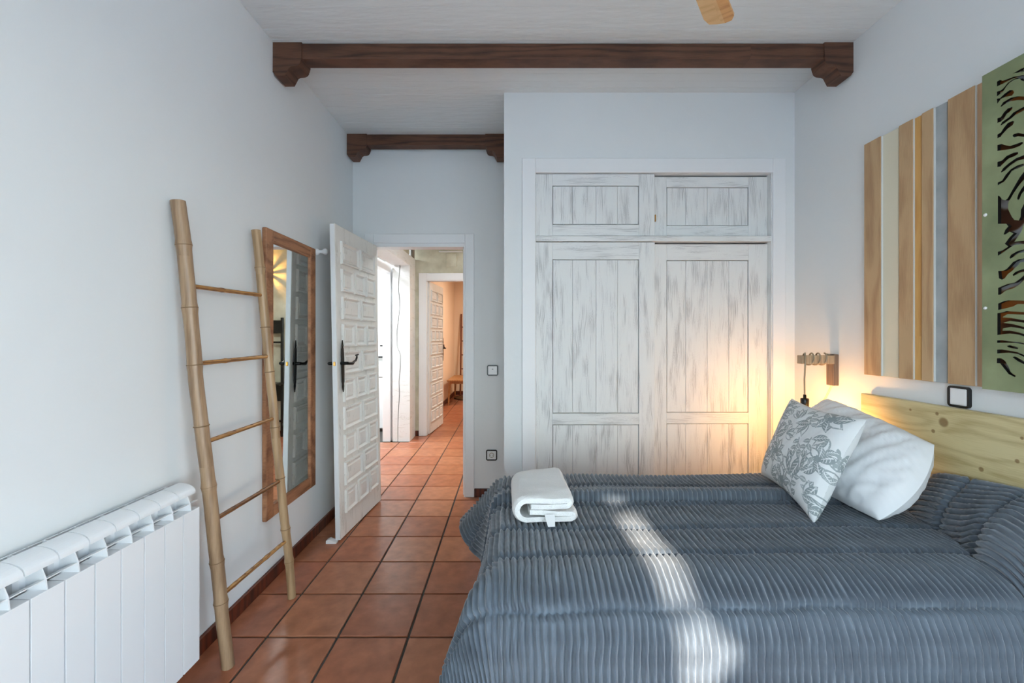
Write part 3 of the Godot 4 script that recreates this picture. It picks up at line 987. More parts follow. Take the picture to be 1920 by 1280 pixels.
func towel() -> void:
	# folded towel: a thick ribbon path in section, extruded front to back
	var t := 0.021
	var c: Array[Vector2] = []
	var arc := func(m: Vector2, r: float, a0: float, a1: float, n: int) -> void:
		for k in n + 1:
			var q := a0 + (a1 - a0) * k / n
			c.append(m + Vector2(cos(q), sin(q)) * r)
	# inner tongue, up round the right, over the top, down the left, under, up the right again, back in
	c.append(Vector2(0.065, 0.0665))
	c.append(Vector2(0.12, 0.064))
	c.append(Vector2(0.17, 0.0655))
	arc.call(Vector2(0.222, 0.0775), 0.0115, -PI / 2, PI / 2, 6)
	c.append(Vector2(0.16, 0.0885))
	c.append(Vector2(0.10, 0.092))
	arc.call(Vector2(0.046, 0.0505), 0.0405, PI / 2, PI * 1.5, 14)
	c.append(Vector2(0.12, 0.0105))
	c.append(Vector2(0.19, 0.0105))
	arc.call(Vector2(0.238, 0.0215), 0.011, -PI / 2, PI / 2, 6)
	c.append(Vector2(0.18, 0.034))
	c.append(Vector2(0.11, 0.041))
	c.append(Vector2(0.06, 0.043))
	var L := 0.335
	var o := thing("folded_towel", "thick white towel folded on the foot end of the bed", "towel", Vector3(0.012, 0.563, -1.665))
	o.rotation.y = 0.06
	# section outline on both sides of the path
	var left: Array[Vector2] = []
	var right: Array[Vector2] = []
	for i in c.size():
		var d := (c[mini(i + 1, c.size() - 1)] - c[maxi(i - 1, 0)]).normalized()
		var nn := Vector2(-d.y, d.x) * t / 2.0
		left.append(c[i] + nn)
		right.append(c[i] - nn)
	var ring: Array[Vector2] = []
	ring.append_array(left)
	right.reverse()
	ring.append_array(right)
	ring.append(ring[0])
	var nzn := noise(401, 1.0, 3)
	var rows := 26
	var pts := PackedVector3Array()
	for j in rows:
		var q := j / float(rows - 1)
		var z := -L * q
		for p in ring:
			var w := nzn.get_noise_3d(p.x * 9.0, p.y * 9.0, z * 9.0) * 0.006
			var edge := minf(q, 1.0 - q)
			var round_off := 1.0 - 0.25 * exp(-edge * 50.0) * 0.35
			var mid := Vector2(0.12, 0.05)
			var r2: Vector2 = p
			r2 = mid + (r2 - mid) * (round_off)
			pts.append(Vector3(r2.x * (1.0 - 0.05 * q) + 0.03 * q * 0.5, maxf(r2.y + w + 0.02 * q * smoothstep(0.0, 0.24, p.x) * smoothstep(0.02, 0.1, p.y), 0.0015), z + w * 1.5))
	part(o, "cloth", grid(pts, ring.size(), rows, false), M.towel)
	# closed ends
	for e in [0, rows - 1]:
		var st := start()
		var m := c.size()
		var at := func(i: int) -> Vector3: return pts[e * ring.size() + i]
		for i in m - 1:
			var a: Vector3 = at.call(i)
			var b: Vector3 = at.call(i + 1)
			var g: Vector3 = at.call(2 * m - 2 - i)
			var h: Vector3 = at.call(2 * m - 1 - i)
			quad(st, a, b, g, h, (a + b + g + h) / 4.0 + Vector3(0, 0, -1.0 if e == 0 else 1.0))
		part(o, "fold_edge", done(st), M.towel)
	# care label hanging from the lower fold
	var lb := prism(PackedVector2Array([Vector2(-0.021, 0.0), Vector2(0.021, 0.0), Vector2(0.014, -0.052), Vector2(-0.013, -0.052)]), 0.0014)
	part(o, "care_label", lb, M.plastic, Vector3(0.142, 0.036, 0.008), Vector3(-1.0, 0, 0))

# ---------------------------------------------------------------- doors
func panel_mesh(w: float, h: float) -> ArrayMesh:
	var key := "panel%.3f,%.3f" % [w, h]
	if cache.has(key):
		return cache[key]
	var st := start()
	# rectangles from the rim inwards: inset, height
	var steps := [[0.0, 0.0], [0.003, 0.015], [0.011, 0.016], [0.023, 0.003], [0.030, 0.003], [0.037, 0.011], [0.5, 0.011]]
	var rect := func(s: Array) -> Array:
		var i: float = s[0]
		var x: float = maxf(w / 2 - i, 0.0)
		var y: float = maxf(h / 2 - i, 0.0)
		if i > 0.2:
			x = 0.0
			y = 0.0
		return [Vector3(-x, -y, s[1]), Vector3(x, -y, s[1]), Vector3(x, y, s[1]), Vector3(-x, y, s[1])]
	for k in steps.size() - 1:
		var a: Array = rect.call(steps[k])
		var b: Array = rect.call(steps[k + 1])
		for e in 4:
			var f := (e + 1) % 4
			var mid: Vector3 = (a[e] + a[f] + b[e] + b[f]) / 4.0
			if k == steps.size() - 2:
				tri(st, a[e], a[f], b[e], mid - Vector3(0, 0, 1))
			else:
				quad(st, a[e], a[f], b[f], b[e], mid - Vector3(0, 0, 1) if k != 0 else Vector3(0, 0, 0))
	cache[key] = done(st)
	return cache[key]

# leaf hinged at `at`; local x runs from hinge to free edge, local z is the face towards the room
func door_leaf(called: String, at: Vector3, lean: float, label: String, near: bool) -> void:
	var o := thing(called, label, "door", at, "", "structure")
	var wd := 0.669 if near else 0.69
	var ht := 2.005
	# direction hinge -> free edge
	var dir := Vector3(-sin(lean), 0, cos(lean)) if near else Vector3(0.104, 0, -0.995)
	dir = dir.normalized()
	var face := Vector3(1, 0, 0) if near else Vector3(1, 0, 0)
	var zax := (face - dir * face.dot(dir)).normalized()
	var yax := Vector3.UP
	if near:
		yax = Vector3(-0.019, 1, 0).normalized()
	var b := Basis(dir, yax, dir.cross(yax).normalized())
	b.y = b.z.cross(b.x).normalized()
	o.basis = b
	var fs := 1.0 if b.z.dot(zax) > 0.0 else -1.0   # which local side faces +x
	var th := 0.034
	part(o, "leaf", block(Vector3(wd, ht, th), 0.003), M.door, Vector3(wd / 2, ht / 2, -fs * th / 2))
	part(o, "edge_strip", block(Vector3(0.004, ht - 0.006, th - 0.004), 0.001), M.door_edge, Vector3(wd + 0.001, ht / 2, -fs * th / 2))
	var rows := 10
	var y0 := 0.128
	var pitch := 0.1795
	var m0 := 0.065
	var inner := wd - 2 * m0
	for side in [1.0, -1.0]:
		for r in rows:
			var cols := 3 if r % 2 == 0 else 2
			var gap := 0.022
			var pw := (inner - gap * (cols - 1)) / cols
			for c in cols:
				var x := m0 + pw / 2 + c * (pw + gap)
				var pm := panel_mesh(pw, pitch - 0.030)
				var rot := Vector3(0, 0 if side * fs > 0 else PI, 0)
				part(o, "panel", pm, M.door, Vector3(x, y0 + (r + 0.5) * pitch, 0.0 if side > 0 else -fs * th), rot)
	# iron backplate and lever on both faces
	for side in [1.0, -1.0]:
		var g := Node3D.new()
		g.name = "handle"
		o.add_child(g, true)
		g.position = Vector3(wd - 0.048, 1.115, 0.0 if side > 0 else -fs * th)
		g.scale = Vector3(1, 1, side * fs)
		var prof := PackedVector2Array()
		var half := [[0.0, 0.150], [0.006, 0.130], [0.011, 0.112], [0.006, 0.106], [0.013, 0.092], [0.016, 0.03], [0.016, -0.06], [0.014, -0.12], [0.008, -0.132], [0.011, -0.145], [0.006, -0.165], [0.0, -0.185]]
		for h in half:
			prof.append(Vector2(h[0], h[1]))
		for k in range(half.size() - 2, 0, -1):
			prof.append(Vector2(-half[k][0], half[k][1]))
		part(g, "backplate", prism(prof, 0.005), M.iron, Vector3(0, 0, 0.010))
		part(g, "spindle", tube([Vector3(0, 0, 0.0), Vector3(0, 0, 0.045)], [0.010], 10), M.iron)
		part(g, "lever", tube([Vector3(0, 0, 0.045), Vector3(-0.012, -0.002, 0.052), Vector3(-0.05, -0.004, 0.055), Vector3(-0.072, 0.008, 0.055), Vector3(-0.095, 0.012, 0.055), Vector3(-0.112, 0.03, 0.055), Vector3(-0.115, 0.048, 0.055)], [0.010, 0.009, 0.010, 0.007, 0.007, 0.006, 0.004], 10), M.iron)
		part(g, "curl", tube([Vector3(-0.095, 0.047, 0.055), Vector3(-0.135, 0.051, 0.055)], [0.0045, 0.005], 8), M.iron)
	part(o, "latch", block(Vector3(0.006, 0.026, 0.014), 0.002), M.brass, Vector3(wd + 0.004, 1.115, -fs * th / 2))
	if near:
		var wedge := thing("door_wedge", "small white wedge under the open bedroom door", "door stop", Vector3(-1.126, 0, -2.69))
		part(wedge, "body", prism(PackedVector2Array([Vector2(-0.03, 0), Vector2(0.035, 0), Vector2(0.035, 0.008), Vector2(-0.012, 0.026), Vector2(-0.03, 0.018)]), 0.035), M.plastic)

# ---------------------------------------------------------------- radiator, ladder, mirror
func radiator() -> void:
	var o := thing("radiator", "white ribbed aluminium radiator on the left wall", "radiator", Vector3(XL, 0.10, 0))
	var pitch := 0.0795
	var n := 13
	var z_end := 1.576
	# shared meshes; local x points into the room
	var front := block(Vector3(0.045, 0.565, pitch - 0.0046), 0.0004)
	# curved top hood in section (x, y), open slots below it
	var hood := PackedVector2Array()
	for k in 11:
		var t := k / 10.0 * PI * 0.5
		hood.append(Vector2(0.044 + 0.062 * sin(t), 0.626 + 0.030 * cos(t)))
	hood.append(Vector2(0.106, 0.620))
	for k in range(10, -1, -1):
		var t := k / 10.0 * PI * 0.5
		hood.append(Vector2(0.044 + 0.0585 * sin(t), 0.623 + 0.029 * cos(t)))
	var hm := prism(hood, pitch - 0.0034, Vector3.RIGHT, Vector3.UP, Vector3.BACK)
	# slim divider between neighbouring sections, seen through the grille
	var fin := PackedVector2Array([Vector2(0.03, 0.02), Vector2(0.119, 0.02), Vector2(0.119, 0.56), Vector2(0.115, 0.595), Vector2(0.104, 0.622)])
	for k in range(9, -1, -1):
		var t := k / 10.0 * PI * 0.5
		fin.append(Vector2(0.044 + 0.058 * sin(t), 0.622 + 0.029 * cos(t)))
	fin.append(Vector2(0.020, 0.652))
	fin.append(Vector2(0.020, 0.630))
	var fm := prism(fin, 0.003, Vector3.RIGHT, Vector3.UP, Vector3.BACK)
	var lou := PackedVector2Array()
	for k in 6:
		var t := k / 5.0
		lou.append(Vector2(0.114 - 0.05 * t, 0.594 - 0.03 * t * t))
	for k in range(5, -1, -1):
		var t := k / 5.0
		lou.append(Vector2(0.114 - 0.05 * t, 0.5915 - 0.03 * t * t))
	var lm := prism(lou, pitch - 0.005, Vector3.RIGHT, Vector3.UP, Vector3.BACK)
	var core := block(Vector3(0.030, 0.60, 0.046), 0.008)
	var bar := block(Vector3(0.003, 0.003, pitch - 0.004), 0.0008)
	for k in n:
		var z := z_end - (k + 0.5) * pitch
		var s := Node3D.new()
		s.name = "section"
		o.add_child(s, true)
		s.position = Vector3(0, 0, -z)
		part(s, "front_plate", front, M.enamel, Vector3(0.0985, 0.285, 0))
		part(s, "hood", hm, M.enamel, Vector3(0, 0, -(pitch - 0.0034) / 2))
		part(s, "fin", fm, M.enamel, Vector3(0, 0, -0.0015))
		part(s, "louvre", lm, M.enamel, Vector3(0, 0, -(pitch - 0.005) / 2))
		part(s, "water_tube", core, M.enamel, Vector3(0.050, 0.31, 0))
		part(s, "rear_bar", bar, M.enamel, Vector3(0.020, 0.651, 0))
		part(s, "rear_plate", block(Vector3(0.004, 0.50, pitch - 0.004), 0.001), M.enamel, Vector3(0.028, 0.30, 0))
	part(o, "wall_bracket", block(Vector3(0.030, 0.03, 0.02), 0.003), M.enamel, Vector3(0.015, 0.60, -1.40))
	part(o, "wall_bracket", block(Vector3(0.030, 0.03, 0.02), 0.003), M.enamel, Vector3(0.015, 0.60, -0.80))
	part(o, "valve", lathe([Vector2(0, 0), Vector2(0.014, 0), Vector2(0.016, 0.03), Vector2(0.010, 0.035), Vector2(0, 0.035)], 14), M.chrome, Vector3(0.05, 0.03, -1.59))
	part(o, "supply_pipe", tube([Vector3(0.05, 0.045, -1.585), Vector3(0.03, 0.045, -1.60), Vector3(0.0, 0.045, -1.60)], [0.008], 10), M.chrome)

# bamboo pole: lumpy at its nodes
func pole(a: Vector3, b: Vector3, r0: float, r1: float, gaps: Array, s: int, bend := 0.0) -> ArrayMesh:
	var path := []
	var rad := []
	var nz := noise(s, 1.0, 2)
	var n := 90
	for i in n + 1:
		var t := i / float(n)
		var r := lerpf(r0, r1, t)
		var bump := 0.0
		for g in gaps:
			var d: float = (t - g) * (b - a).length()
			bump += 0.0030 * exp(-d * d / 0.00010) - 0.0016 * exp(-(d - 0.006) * (d - 0.006) / 0.000010)
		path.append(a.lerp(b, t) + Vector3(0.004 * nz.get_noise_1d(t * 3.0), 0, 0.006 * nz.get_noise_1d(t * 3.0 + 50.0) + bend * sin(t * PI)))
		rad.append(r + bump + 0.0006 * nz.get_noise_1d(t * 20.0 + 9.0))
	return tube(path, rad, 18)

func bamboo_rail(o: Node3D, a: Vector3, b: Vector3, r0: float, r1: float, gaps: Array, s: int, m: Material) -> void:
	var q := part(o, "rail", pole(a, b, r0, r1, gaps, s), m)
	var nz := noise(s, 1.0, 2)
	for g in gaps:
		var r: float = lerpf(r0, r1, g) + 0.0026
		var c: Vector3 = a.lerp(b, g) + Vector3(0.004 * nz.get_noise_1d(g * 3.0), 0, 0.006 * nz.get_noise_1d(g * 3.0 + 50.0))
		var d := (b - a).normalized()
		part(q, "node_ring", tube([c - d * 0.0022, c, c + d * 0.0022], [r - 0.0006, r + 0.0009, r - 0.0006], 18), M.bamboo_node)

func bamboo_ladder() -> void:
	var o := thing("bamboo_ladder", "bamboo ladder with five cane rungs leaning on the wall", "ladder", Vector3(-1.1, 0, -1.88))
	var at := o.position
	var l0 := Vector3(-1.111, 0.0, -1.667)
	var l1 := Vector3(-1.243, 1.805, -1.584)
	var r0 := Vector3(-1.088, 0.0, -2.110)
	var r1 := Vector3(-1.238, 1.815, -2.066)
	bamboo_rail(o, l0 - at, l1 - at, 0.0225, 0.0245, [0.145, 0.235, 0.40, 0.53, 0.66, 0.78, 0.91], 31, M.bamboo[0])
	bamboo_rail(o, r0 - at, r1 - at, 0.0195, 0.0205, [0.10, 0.19, 0.33, 0.47, 0.62, 0.74, 0.90], 37, M.bamboo[1])
	for k in 5:
		var t: float = [0.158, 0.324, 0.494, 0.662, 0.826][k]
		var a := l0.lerp(l1, t) - at
		var b := r0.lerp(r1, t) - at
		var d := (b - a).normalized()
		var path := []
		var rad := []
		for i in 25:
			var q := i / 24.0
			path.append(a.lerp(b + d * 0.020, q))
			var e := 0.0
			for g in [0.28, 0.72]:
				e += 0.0022 * exp(-pow((q - g - 0.05 * k + 0.1) * 60.0, 2.0))
			rad.append(0.0088 + e)
		part(o, "rung", tube(path, rad, 12), M.cane if k != 1 else M.cane_dark)

func mirror() -> void:
	var zA := 2.174
	var zB := 2.726
	var y0 := 0.345
	var y1 := 1.86
	var f := 0.068
	var th := 0.024
	var o := thing("wall_mirror", "tall mirror in a rough brown wooden frame on the wall", "mirror", Vector3(XL, 0, 0))
	for s in [zA, zB - f]:
		span(o, "frame_side", Vector3(0, y0, -s), Vector3(th, y1, -s - f), M.frame_up, 0.004)
	for y in [y0, y1 - f]:
		span(o, "frame_rail", Vector3(0, y, -zA - f), Vector3(th - 0.001, y + f, -zB + f), M.frame_flat, 0.004)
	span(o, "glass", Vector3(0.004, y0 + f, -zA - f), Vector3(0.013, y1 - f, -zB + f), M.mirror)
	# white coat knob beyond the frame
	var h := thing("coat_knob", "white turned knob on the wall behind the door", "hook", Vector3(XL, 1.855, -2.79))
	var k := lathe([Vector2(0, 0), Vector2(0.022, 0), Vector2(0.022, 0.008), Vector2(0.010, 0.020), Vector2(0.011, 0.038), Vector2(0.020, 0.050), Vector2(0.021, 0.062), Vector2(0.012, 0.072), Vector2(0, 0.074)], 20)
	part(h, "knob", k, M.enamel, Vector3.ZERO, Vector3(0, 0, -PI / 2))

# ---------------------------------------------------------------- picture on the right wall
func picture() -> void:
	var y0 := 1.104
	var y1 := 2.280
	var o := thing("wall_panel_art", "tall wall picture of timber strips with a green cut-out panel", "wall art", Vector3(XR, 0, 0))
	var zat := func(px: float, x: float) -> float: return x * F / (px - CX)
	# [px from, px to, proud, material]
	var strips := [[1620.0, 1651.0, 0.027, M.ply], [1651.5, 1684.8, 0.017, M.strip_cream], [1685.0, 1711.0, 0.027, M.ply], [1711.5, 1727.3, 0.019, M.ply_gold], [1727.5, 1749.0, 0.027, M.ply], [1749.5, 1776.0, 0.017, M.strip_grey], [1776.5, 1827.0, 0.027, M.ply], [1827.5, 1852.0, 0.019, M.ply_pale]]
	var zs := []
	for s in strips:
		var x: float = XR - s[2]
		zs.append([zat.call(s[0], x), zat.call(s[1], x), s[2], s[3]])
	var mid := 1.20
	for s in zs:
		span(o, "strip", Vector3(-s[2], y0, -s[0]), Vector3(-0.001, y1, -s[1]), s[3], 0.0015)
		if s[2] > 0.025:
			# painted edge of the raised strip
			span(o, "strip_edge", Vector3(-s[2] + 0.003, y0 + 0.002, -s[1]), Vector3(-0.002, y1 - 0.002, -s[1] + 0.003), M.edge_white)
	for s in zs:
		var a: float = 2.0 * mid - s[0]
		var b: float = 2.0 * mid - s[1]
		if a > 0.2:
			span(o, "strip", Vector3(-s[2], y0, -a), Vector3(-0.001, y1, -b), s[3], 0.0015)
	# green cut-out panel
	var gx := 0.055
	var gt := 0.012
	var gz0: float = zat.call(1841.5, XR - gx)
	var gz1 := 2.0 * mid - gz0
	span(o, "backing", Vector3(-0.022, y0 + 0.01, -gz0 + 0.02), Vector3(-0.001, y1 - 0.01, -gz1 - 0.02), M.backing)
	for z in [gz0 - 0.012, gz1 + 0.012]:
		for y in [y0 + 0.02, y1 - 0.06]:
			span(o, "spacer", Vector3(-gx + gt, y, -z - 0.008), Vector3(-0.022, y + 0.04, -z + 0.008), M.ink)
	var holes := cut_outs()
	var box := CSGBox3D.new()
	box.name = "cutout_panel"
	box.size = Vector3(gt, y1 - y0 + 0.006, gz0 - gz1)
	box.material = M.green
	o.add_child(box)
	box.position = Vector3(-gx + gt / 2, (y0 + y1) / 2, -(gz0 + gz1) / 2)
	for h in holes:
		for flipped in [false, true]:
			var pg := CSGPolygon3D.new()
			pg.name = "slot"
			var poly := PackedVector2Array()
			for p in h:
				# picture pixel on the panel face -> depth and height
				var z: float = zat.call(p.x, XR - gx)
				var y: float = EYE - (p.y - CY) * z / F
				if flipped:
					z = 2.0 * mid - z
				poly.append(Vector2(-z - box.position.z, y - box.position.y))
			pg.polygon = poly
			pg.depth = 0.06
			pg.operation = CSGShape3D.OPERATION_SUBTRACTION
			pg.material = M.ink
			# polygon (x, y) -> (z, y) of the panel
			pg.basis = Basis(Vector3(0, 0, 1), Vector3(0, 1, 0), Vector3(-1, 0, 0))
			pg.position = Vector3(-0.03, 0, 0)
			box.add_child(pg, true)
	for y in [1.755, 1.405]:
		var s := part(o, "screw", lathe([Vector2(0, 0), Vector2(0.0065, 0), Vector2(0.005, 0.003), Vector2(0, 0.0035)], 12), M.plastic, Vector3(-gx, y, -gz0 + 0.011), Vector3(0, 0, PI / 2))

# outlines of the slots, in frame pixels as they appear on the panel
func cut_outs() -> Array:
	var up := func(o: Vector2, k: float, l: Array) -> PackedVector2Array:
		var p := PackedVector2Array()
		for v in l:
			p.append(o + Vector2(v[0], v[1]) / k)
		return p
	var a := Vector2(1830, 90)
	var b := Vector2(1830, 280)
	var c := Vector2(1830, 470)
	var ka := 6.1
	var kb := 6.1
	var kc := 4.74
	var o := []
	o.append(up.call(a, ka, [[425, 290], [520, 235], [640, 190], [640, 240], [540, 268]]))
	o.append(up.call(a, ka, [[240, 385], [275, 365], [305, 375], [430, 330], [520, 312], [640, 300], [640, 380], [560, 385], [520, 370], [500, 350], [440, 360], [385, 395], [345, 440], [310, 495], [240, 552], [240, 500], [285, 485], [320, 455], [365, 398], [420, 362], [470, 340], [430, 345], [300, 410], [240, 440]]))
	o.append(up.call(a, ka, [[240, 580], [275, 572], [330, 520], [385, 482], [425, 484], [436, 510], [410, 545], [360, 552], [300, 572], [265, 605], [245, 636]]))
	o.append(up.call(a, ka, [[280, 668], [310, 620], [400, 568], [470, 552], [640, 555], [640, 600], [470, 595], [390, 610], [330, 640], [290, 672]]))
	o.append(up.call(a, ka, [[245, 805], [285, 790], [320, 735], [365, 690], [415, 672], [418, 695], [385, 730], [345, 755], [320, 810], [285, 840], [245, 856]]))
	o.append(up.call(a, ka, [[280, 880], [300, 845], [380, 790], [430, 735], [540, 675], [640, 640], [640, 672], [560, 705], [450, 765], [390, 815], [310, 870], [285, 884]]))
	o.append(up.call(a, ka, [[245, 990], [285, 965], [320, 910], [365, 855], [420, 832], [438, 842], [420, 880], [365, 920], [320, 965], [280, 1015], [245, 1030]]))
	o.append(up.call(a, ka, [[418, 1005], [430, 985], [480, 970], [560, 985], [640, 985], [640, 1010], [540, 1015], [480, 1008], [435, 1022]]))
	o.append(up.call(a, ka, [[245, 1110], [290, 1096], [330, 1110], [390, 1120], [450, 1100], [530, 1072], [540, 1090], [500, 1120], [420, 1150], [330, 1165], [245, 1176]]))
	o.append(up.call(b, kb, [[245, 145], [300, 125], [350, 75], [430, 38], [480, 30], [482, 52], [440, 78], [370, 105], [320, 155], [280, 195], [245, 200]]))
	o.append(up.call(b, kb, [[285, 258], [310, 215], [380, 155], [460, 100], [550, 65], [640, 50], [640, 95], [550, 110], [470, 130], [390, 185], [330, 240], [290, 264]]))
	o.append(up.call(b, kb, [[248, 380], [300, 355], [340, 290], [400, 225], [470, 185], [545, 162], [550, 185], [480, 215], [410, 245], [360, 320], [320, 370], [248, 410]]))
	o.append(up.call(b, kb, [[470, 560], [485, 510], [520, 450], [560, 400], [640, 360], [640, 420], [560, 460], [520, 510], [495, 570], [480, 578]]))
	# the wide opening in the middle
	o.append(up.call(b, kb, [[250, 530], [270, 535], [300, 572], [335, 582], [360, 565], [430, 440], [500, 320], [560, 240], [640, 180], [640, 280], [560, 330], [500, 400], [430, 500], [385, 580], [365, 620], [370, 690], [410, 770], [440, 808], [490, 812], [510, 770], [515, 690], [550, 620], [640, 560], [640, 800], [545, 850], [520, 940], [470, 1010], [440, 1055], [560, 1045], [640, 1030], [640, 1075], [550, 1080], [450, 1090], [390, 1120], [330, 1165], [250, 1215], [250, 1170], [300, 1155], [370, 1110], [330, 1080], [380, 1010], [430, 960], [385, 940], [335, 972], [315, 972], [335, 920], [370, 880], [345, 850], [250, 850]]))
	o.append(up.call(b, kb, [[382, 1240], [400, 1205], [470, 1165], [560, 1140], [640, 1130], [640, 1165], [560, 1170], [480, 1190], [415, 1235], [395, 1250]]))
	o.append(up.call(c, kc, [[197, 180], [240, 178], [275, 160], [330, 100], [380, 75], [480, 60], [480, 105], [400, 100], [360, 140], [320, 180], [285, 205], [255, 245], [230, 257], [205, 245]]))
	o.append(up.call(c, kc, [[325, 212], [350, 188], [400, 168], [480, 155], [480, 180], [400, 190], [350, 215], [332, 224]]))
	o.append(up.call(c, kc, [[197, 330], [225, 318], [280, 295], [345, 282], [390, 250], [430, 215], [480, 190], [480, 245], [420, 265], [380, 305], [330, 335], [270, 350], [220, 388], [197, 390]]))
	o.append(up.call(c, kc, [[197, 470], [240, 450], [290, 440], [480, 445], [480, 475], [370, 472], [330, 495], [250, 515], [197, 525]]))
	o.append(up.call(c, kc, [[190, 555], [230, 548], [270, 536], [480, 548], [480, 570], [280, 562], [235, 590], [300, 595], [400, 612], [480, 625], [480, 645], [390, 634], [300, 622], [245, 640], [330, 652], [400, 670], [480, 690], [480, 708], [400, 690], [310, 676], [240, 690], [235, 710], [300, 708], [380, 725], [480, 755], [480, 778], [380, 745], [300, 735], [205, 745], [190, 748]]))
	o.append(up.call(c, kc, [[188, 796], [230, 793], [290, 804], [360, 808], [480, 830], [480, 840], [360, 820], [280, 816], [188, 818]]))
	o.append(up.call(c, kc, [[274, 845], [300, 838], [350, 850], [375, 862], [370, 874], [320, 865], [285, 856]]))
	o.append(up.call(c, kc, [[188, 878], [230, 876], [300, 888], [370, 900], [480, 950], [480, 968], [370, 915], [290, 905], [188, 912]]))
	o.append(up.call(c, kc, [[325, 945], [345, 938], [390, 960], [440, 990], [480, 1010], [480, 1030], [420, 1005], [370, 980]]))
	o.append(up.call(c, kc, [[186, 955], [225, 955], [260, 980], [290, 1030], [310, 1080], [355, 1112], [345, 1122], [290, 1095], [250, 1045], [215, 1000], [186, 998]]))
	return o

# ---------------------------------------------------------------- lamp, switches, fan
func lamp() -> void:
	var z := 2.375
	var o := thing("wall_lamp", "wooden bracket lamp with a cord wound round its arm", "lamp", Vector3(XR, 1.18, -z))
	# plate on the wall, arm, cord, holder, bulb
	span(o, "wall_plate", Vector3(-0.030, -0.158, 0.0), Vector3(0, 0.018, -0.056), M.oak_dark, 0.002)
	span(o, "arm", Vector3(-0.205, -0.036, 0.004), Vector3(-0.026, 0.012, -0.045), M.oak, 0.002)
	var path := []
	var hx := -0.197
	path.append(Vector3(-0.04, 0.016, -0.02))
	path.append(Vector3(-0.062, 0.02, -0.018))
	for k in 61:
		var t := k / 60.0 * TAU * 3.0 + PI / 2
		var x := lerpf(-0.066, -0.175, k / 60.0)
		path.append(Vector3(x, -0.012 + 0.030 * sin(t) + 0.006 * maxf(0, sin(t)), -0.0205 - 0.030 * cos(t)))
	path.append(Vector3(-0.19, 0.020, -0.0))
	path.append(Vector3(hx, 0.008, 0.012))
	path.append(Vector3(hx, -0.02, 0.014))
	path.append(Vector3(hx - 0.003, -0.12, 0.010))
	path.append(Vector3(hx, -0.215, 0.008))
	part(o, "cord", tube(path, [0.0042], 8), M.cord)
	part(o, "bulb_holder", lathe([Vector2(0, -0.085), Vector2(0.020, -0.085), Vector2(0.021, -0.012), Vector2(0.018, -0.008), Vector2(0.008, -0.008), Vector2(0.0075, 0.012), Vector2(0.0, 0.012)], 20), M.black_plastic, Vector3(hx, -0.218, 0.008))
	var glow := mat(Color(1.0, 0.85, 0.6), 0.4, {"emission_enabled": true, "emission": Color(1.0, 0.70, 0.36), "emission_energy_multiplier": 14.0})
	var bc := Vector3(hx, -0.348, 0.008)
	part(o, "bulb", lathe([Vector2(0, -0.032), Vector2(0.014, -0.029), Vector2(0.026, -0.016), Vector2(0.030, 0.0), Vector2(0.027, 0.016), Vector2(0.017, 0.034), Vector2(0.013, 0.046), Vector2(0, 0.046)], 24), glow, bc)
	var l := OmniLight3D.new()
	l.name = "bulb_light"
	l.light_color = Color(1.0, 0.73, 0.43)
	l.light_energy = 0.165
	l.light_size = 0.025
	l.omni_range = 12.0
	l.omni_attenuation = 2.0
	l.shadow_enabled = true
	o.add_child(l)
	l.position = bc
	# flat lead from the plate down the wall
	var c := thing("lamp_lead", "pale flat lead running down the wall from the bracket lamp", "cable", Vector3(XR, 1.02, -2.41))
	part(c, "lead", tube([Vector3(-0.006, 0.006, -0.005), Vector3(-0.005, -0.08, -0.06), Vector3(-0.005, -0.20, -0.14), Vector3(-0.005, -0.45, -0.22), Vector3(-0.005, -0.70, -0.23)], [0.005], 8), mat(Color(0.87, 0.82, 0.68), 0.5))

func square_ring(w: float, h: float, t: float, d: float, r: float) -> ArrayMesh:
	# rounded square frame in the xy plane, depth along z
	var st := start()
	var outer: Array[Vector2] = []
	var inner: Array[Vector2] = []
	for q in 4:
		for k in 7:
			var a := PI / 2 * q + PI / 2 * k / 6.0
			var sx := 1.0 if q == 0 or q == 3 else -1.0
			var sy := 1.0 if q < 2 else -1.0
			outer.append(Vector2(sx * (w / 2 - r), sy * (h / 2 - r)) + Vector2(cos(a), sin(a)) * r)
			inner.append(Vector2(sx * (w / 2 - r), sy * (h / 2 - r)) + Vector2(cos(a), sin(a)) * maxf(r - t, 0.001))
	var n := outer.size()
	for i in n:
		var j := (i + 1) % n
		var o0 := Vector3(outer[i].x, outer[i].y, 0)
		var o1 := Vector3(outer[j].x, outer[j].y, 0)
		var i0 := Vector3(inner[i].x, inner[i].y, 0)
		var i1 := Vector3(inner[j].x, inner[j].y, 0)
		var f := Vector3(0, 0, d)
		var m := (o0 + i0) / 2 + f / 2
		quad(st, o0 + f, o1 + f, i1 + f, i0 + f, m)
		quad(st, o0, o1, o1 + f, o0 + f, m)
		quad(st, i0, i1, i1 + f, i0 + f, m)
	return done(st)

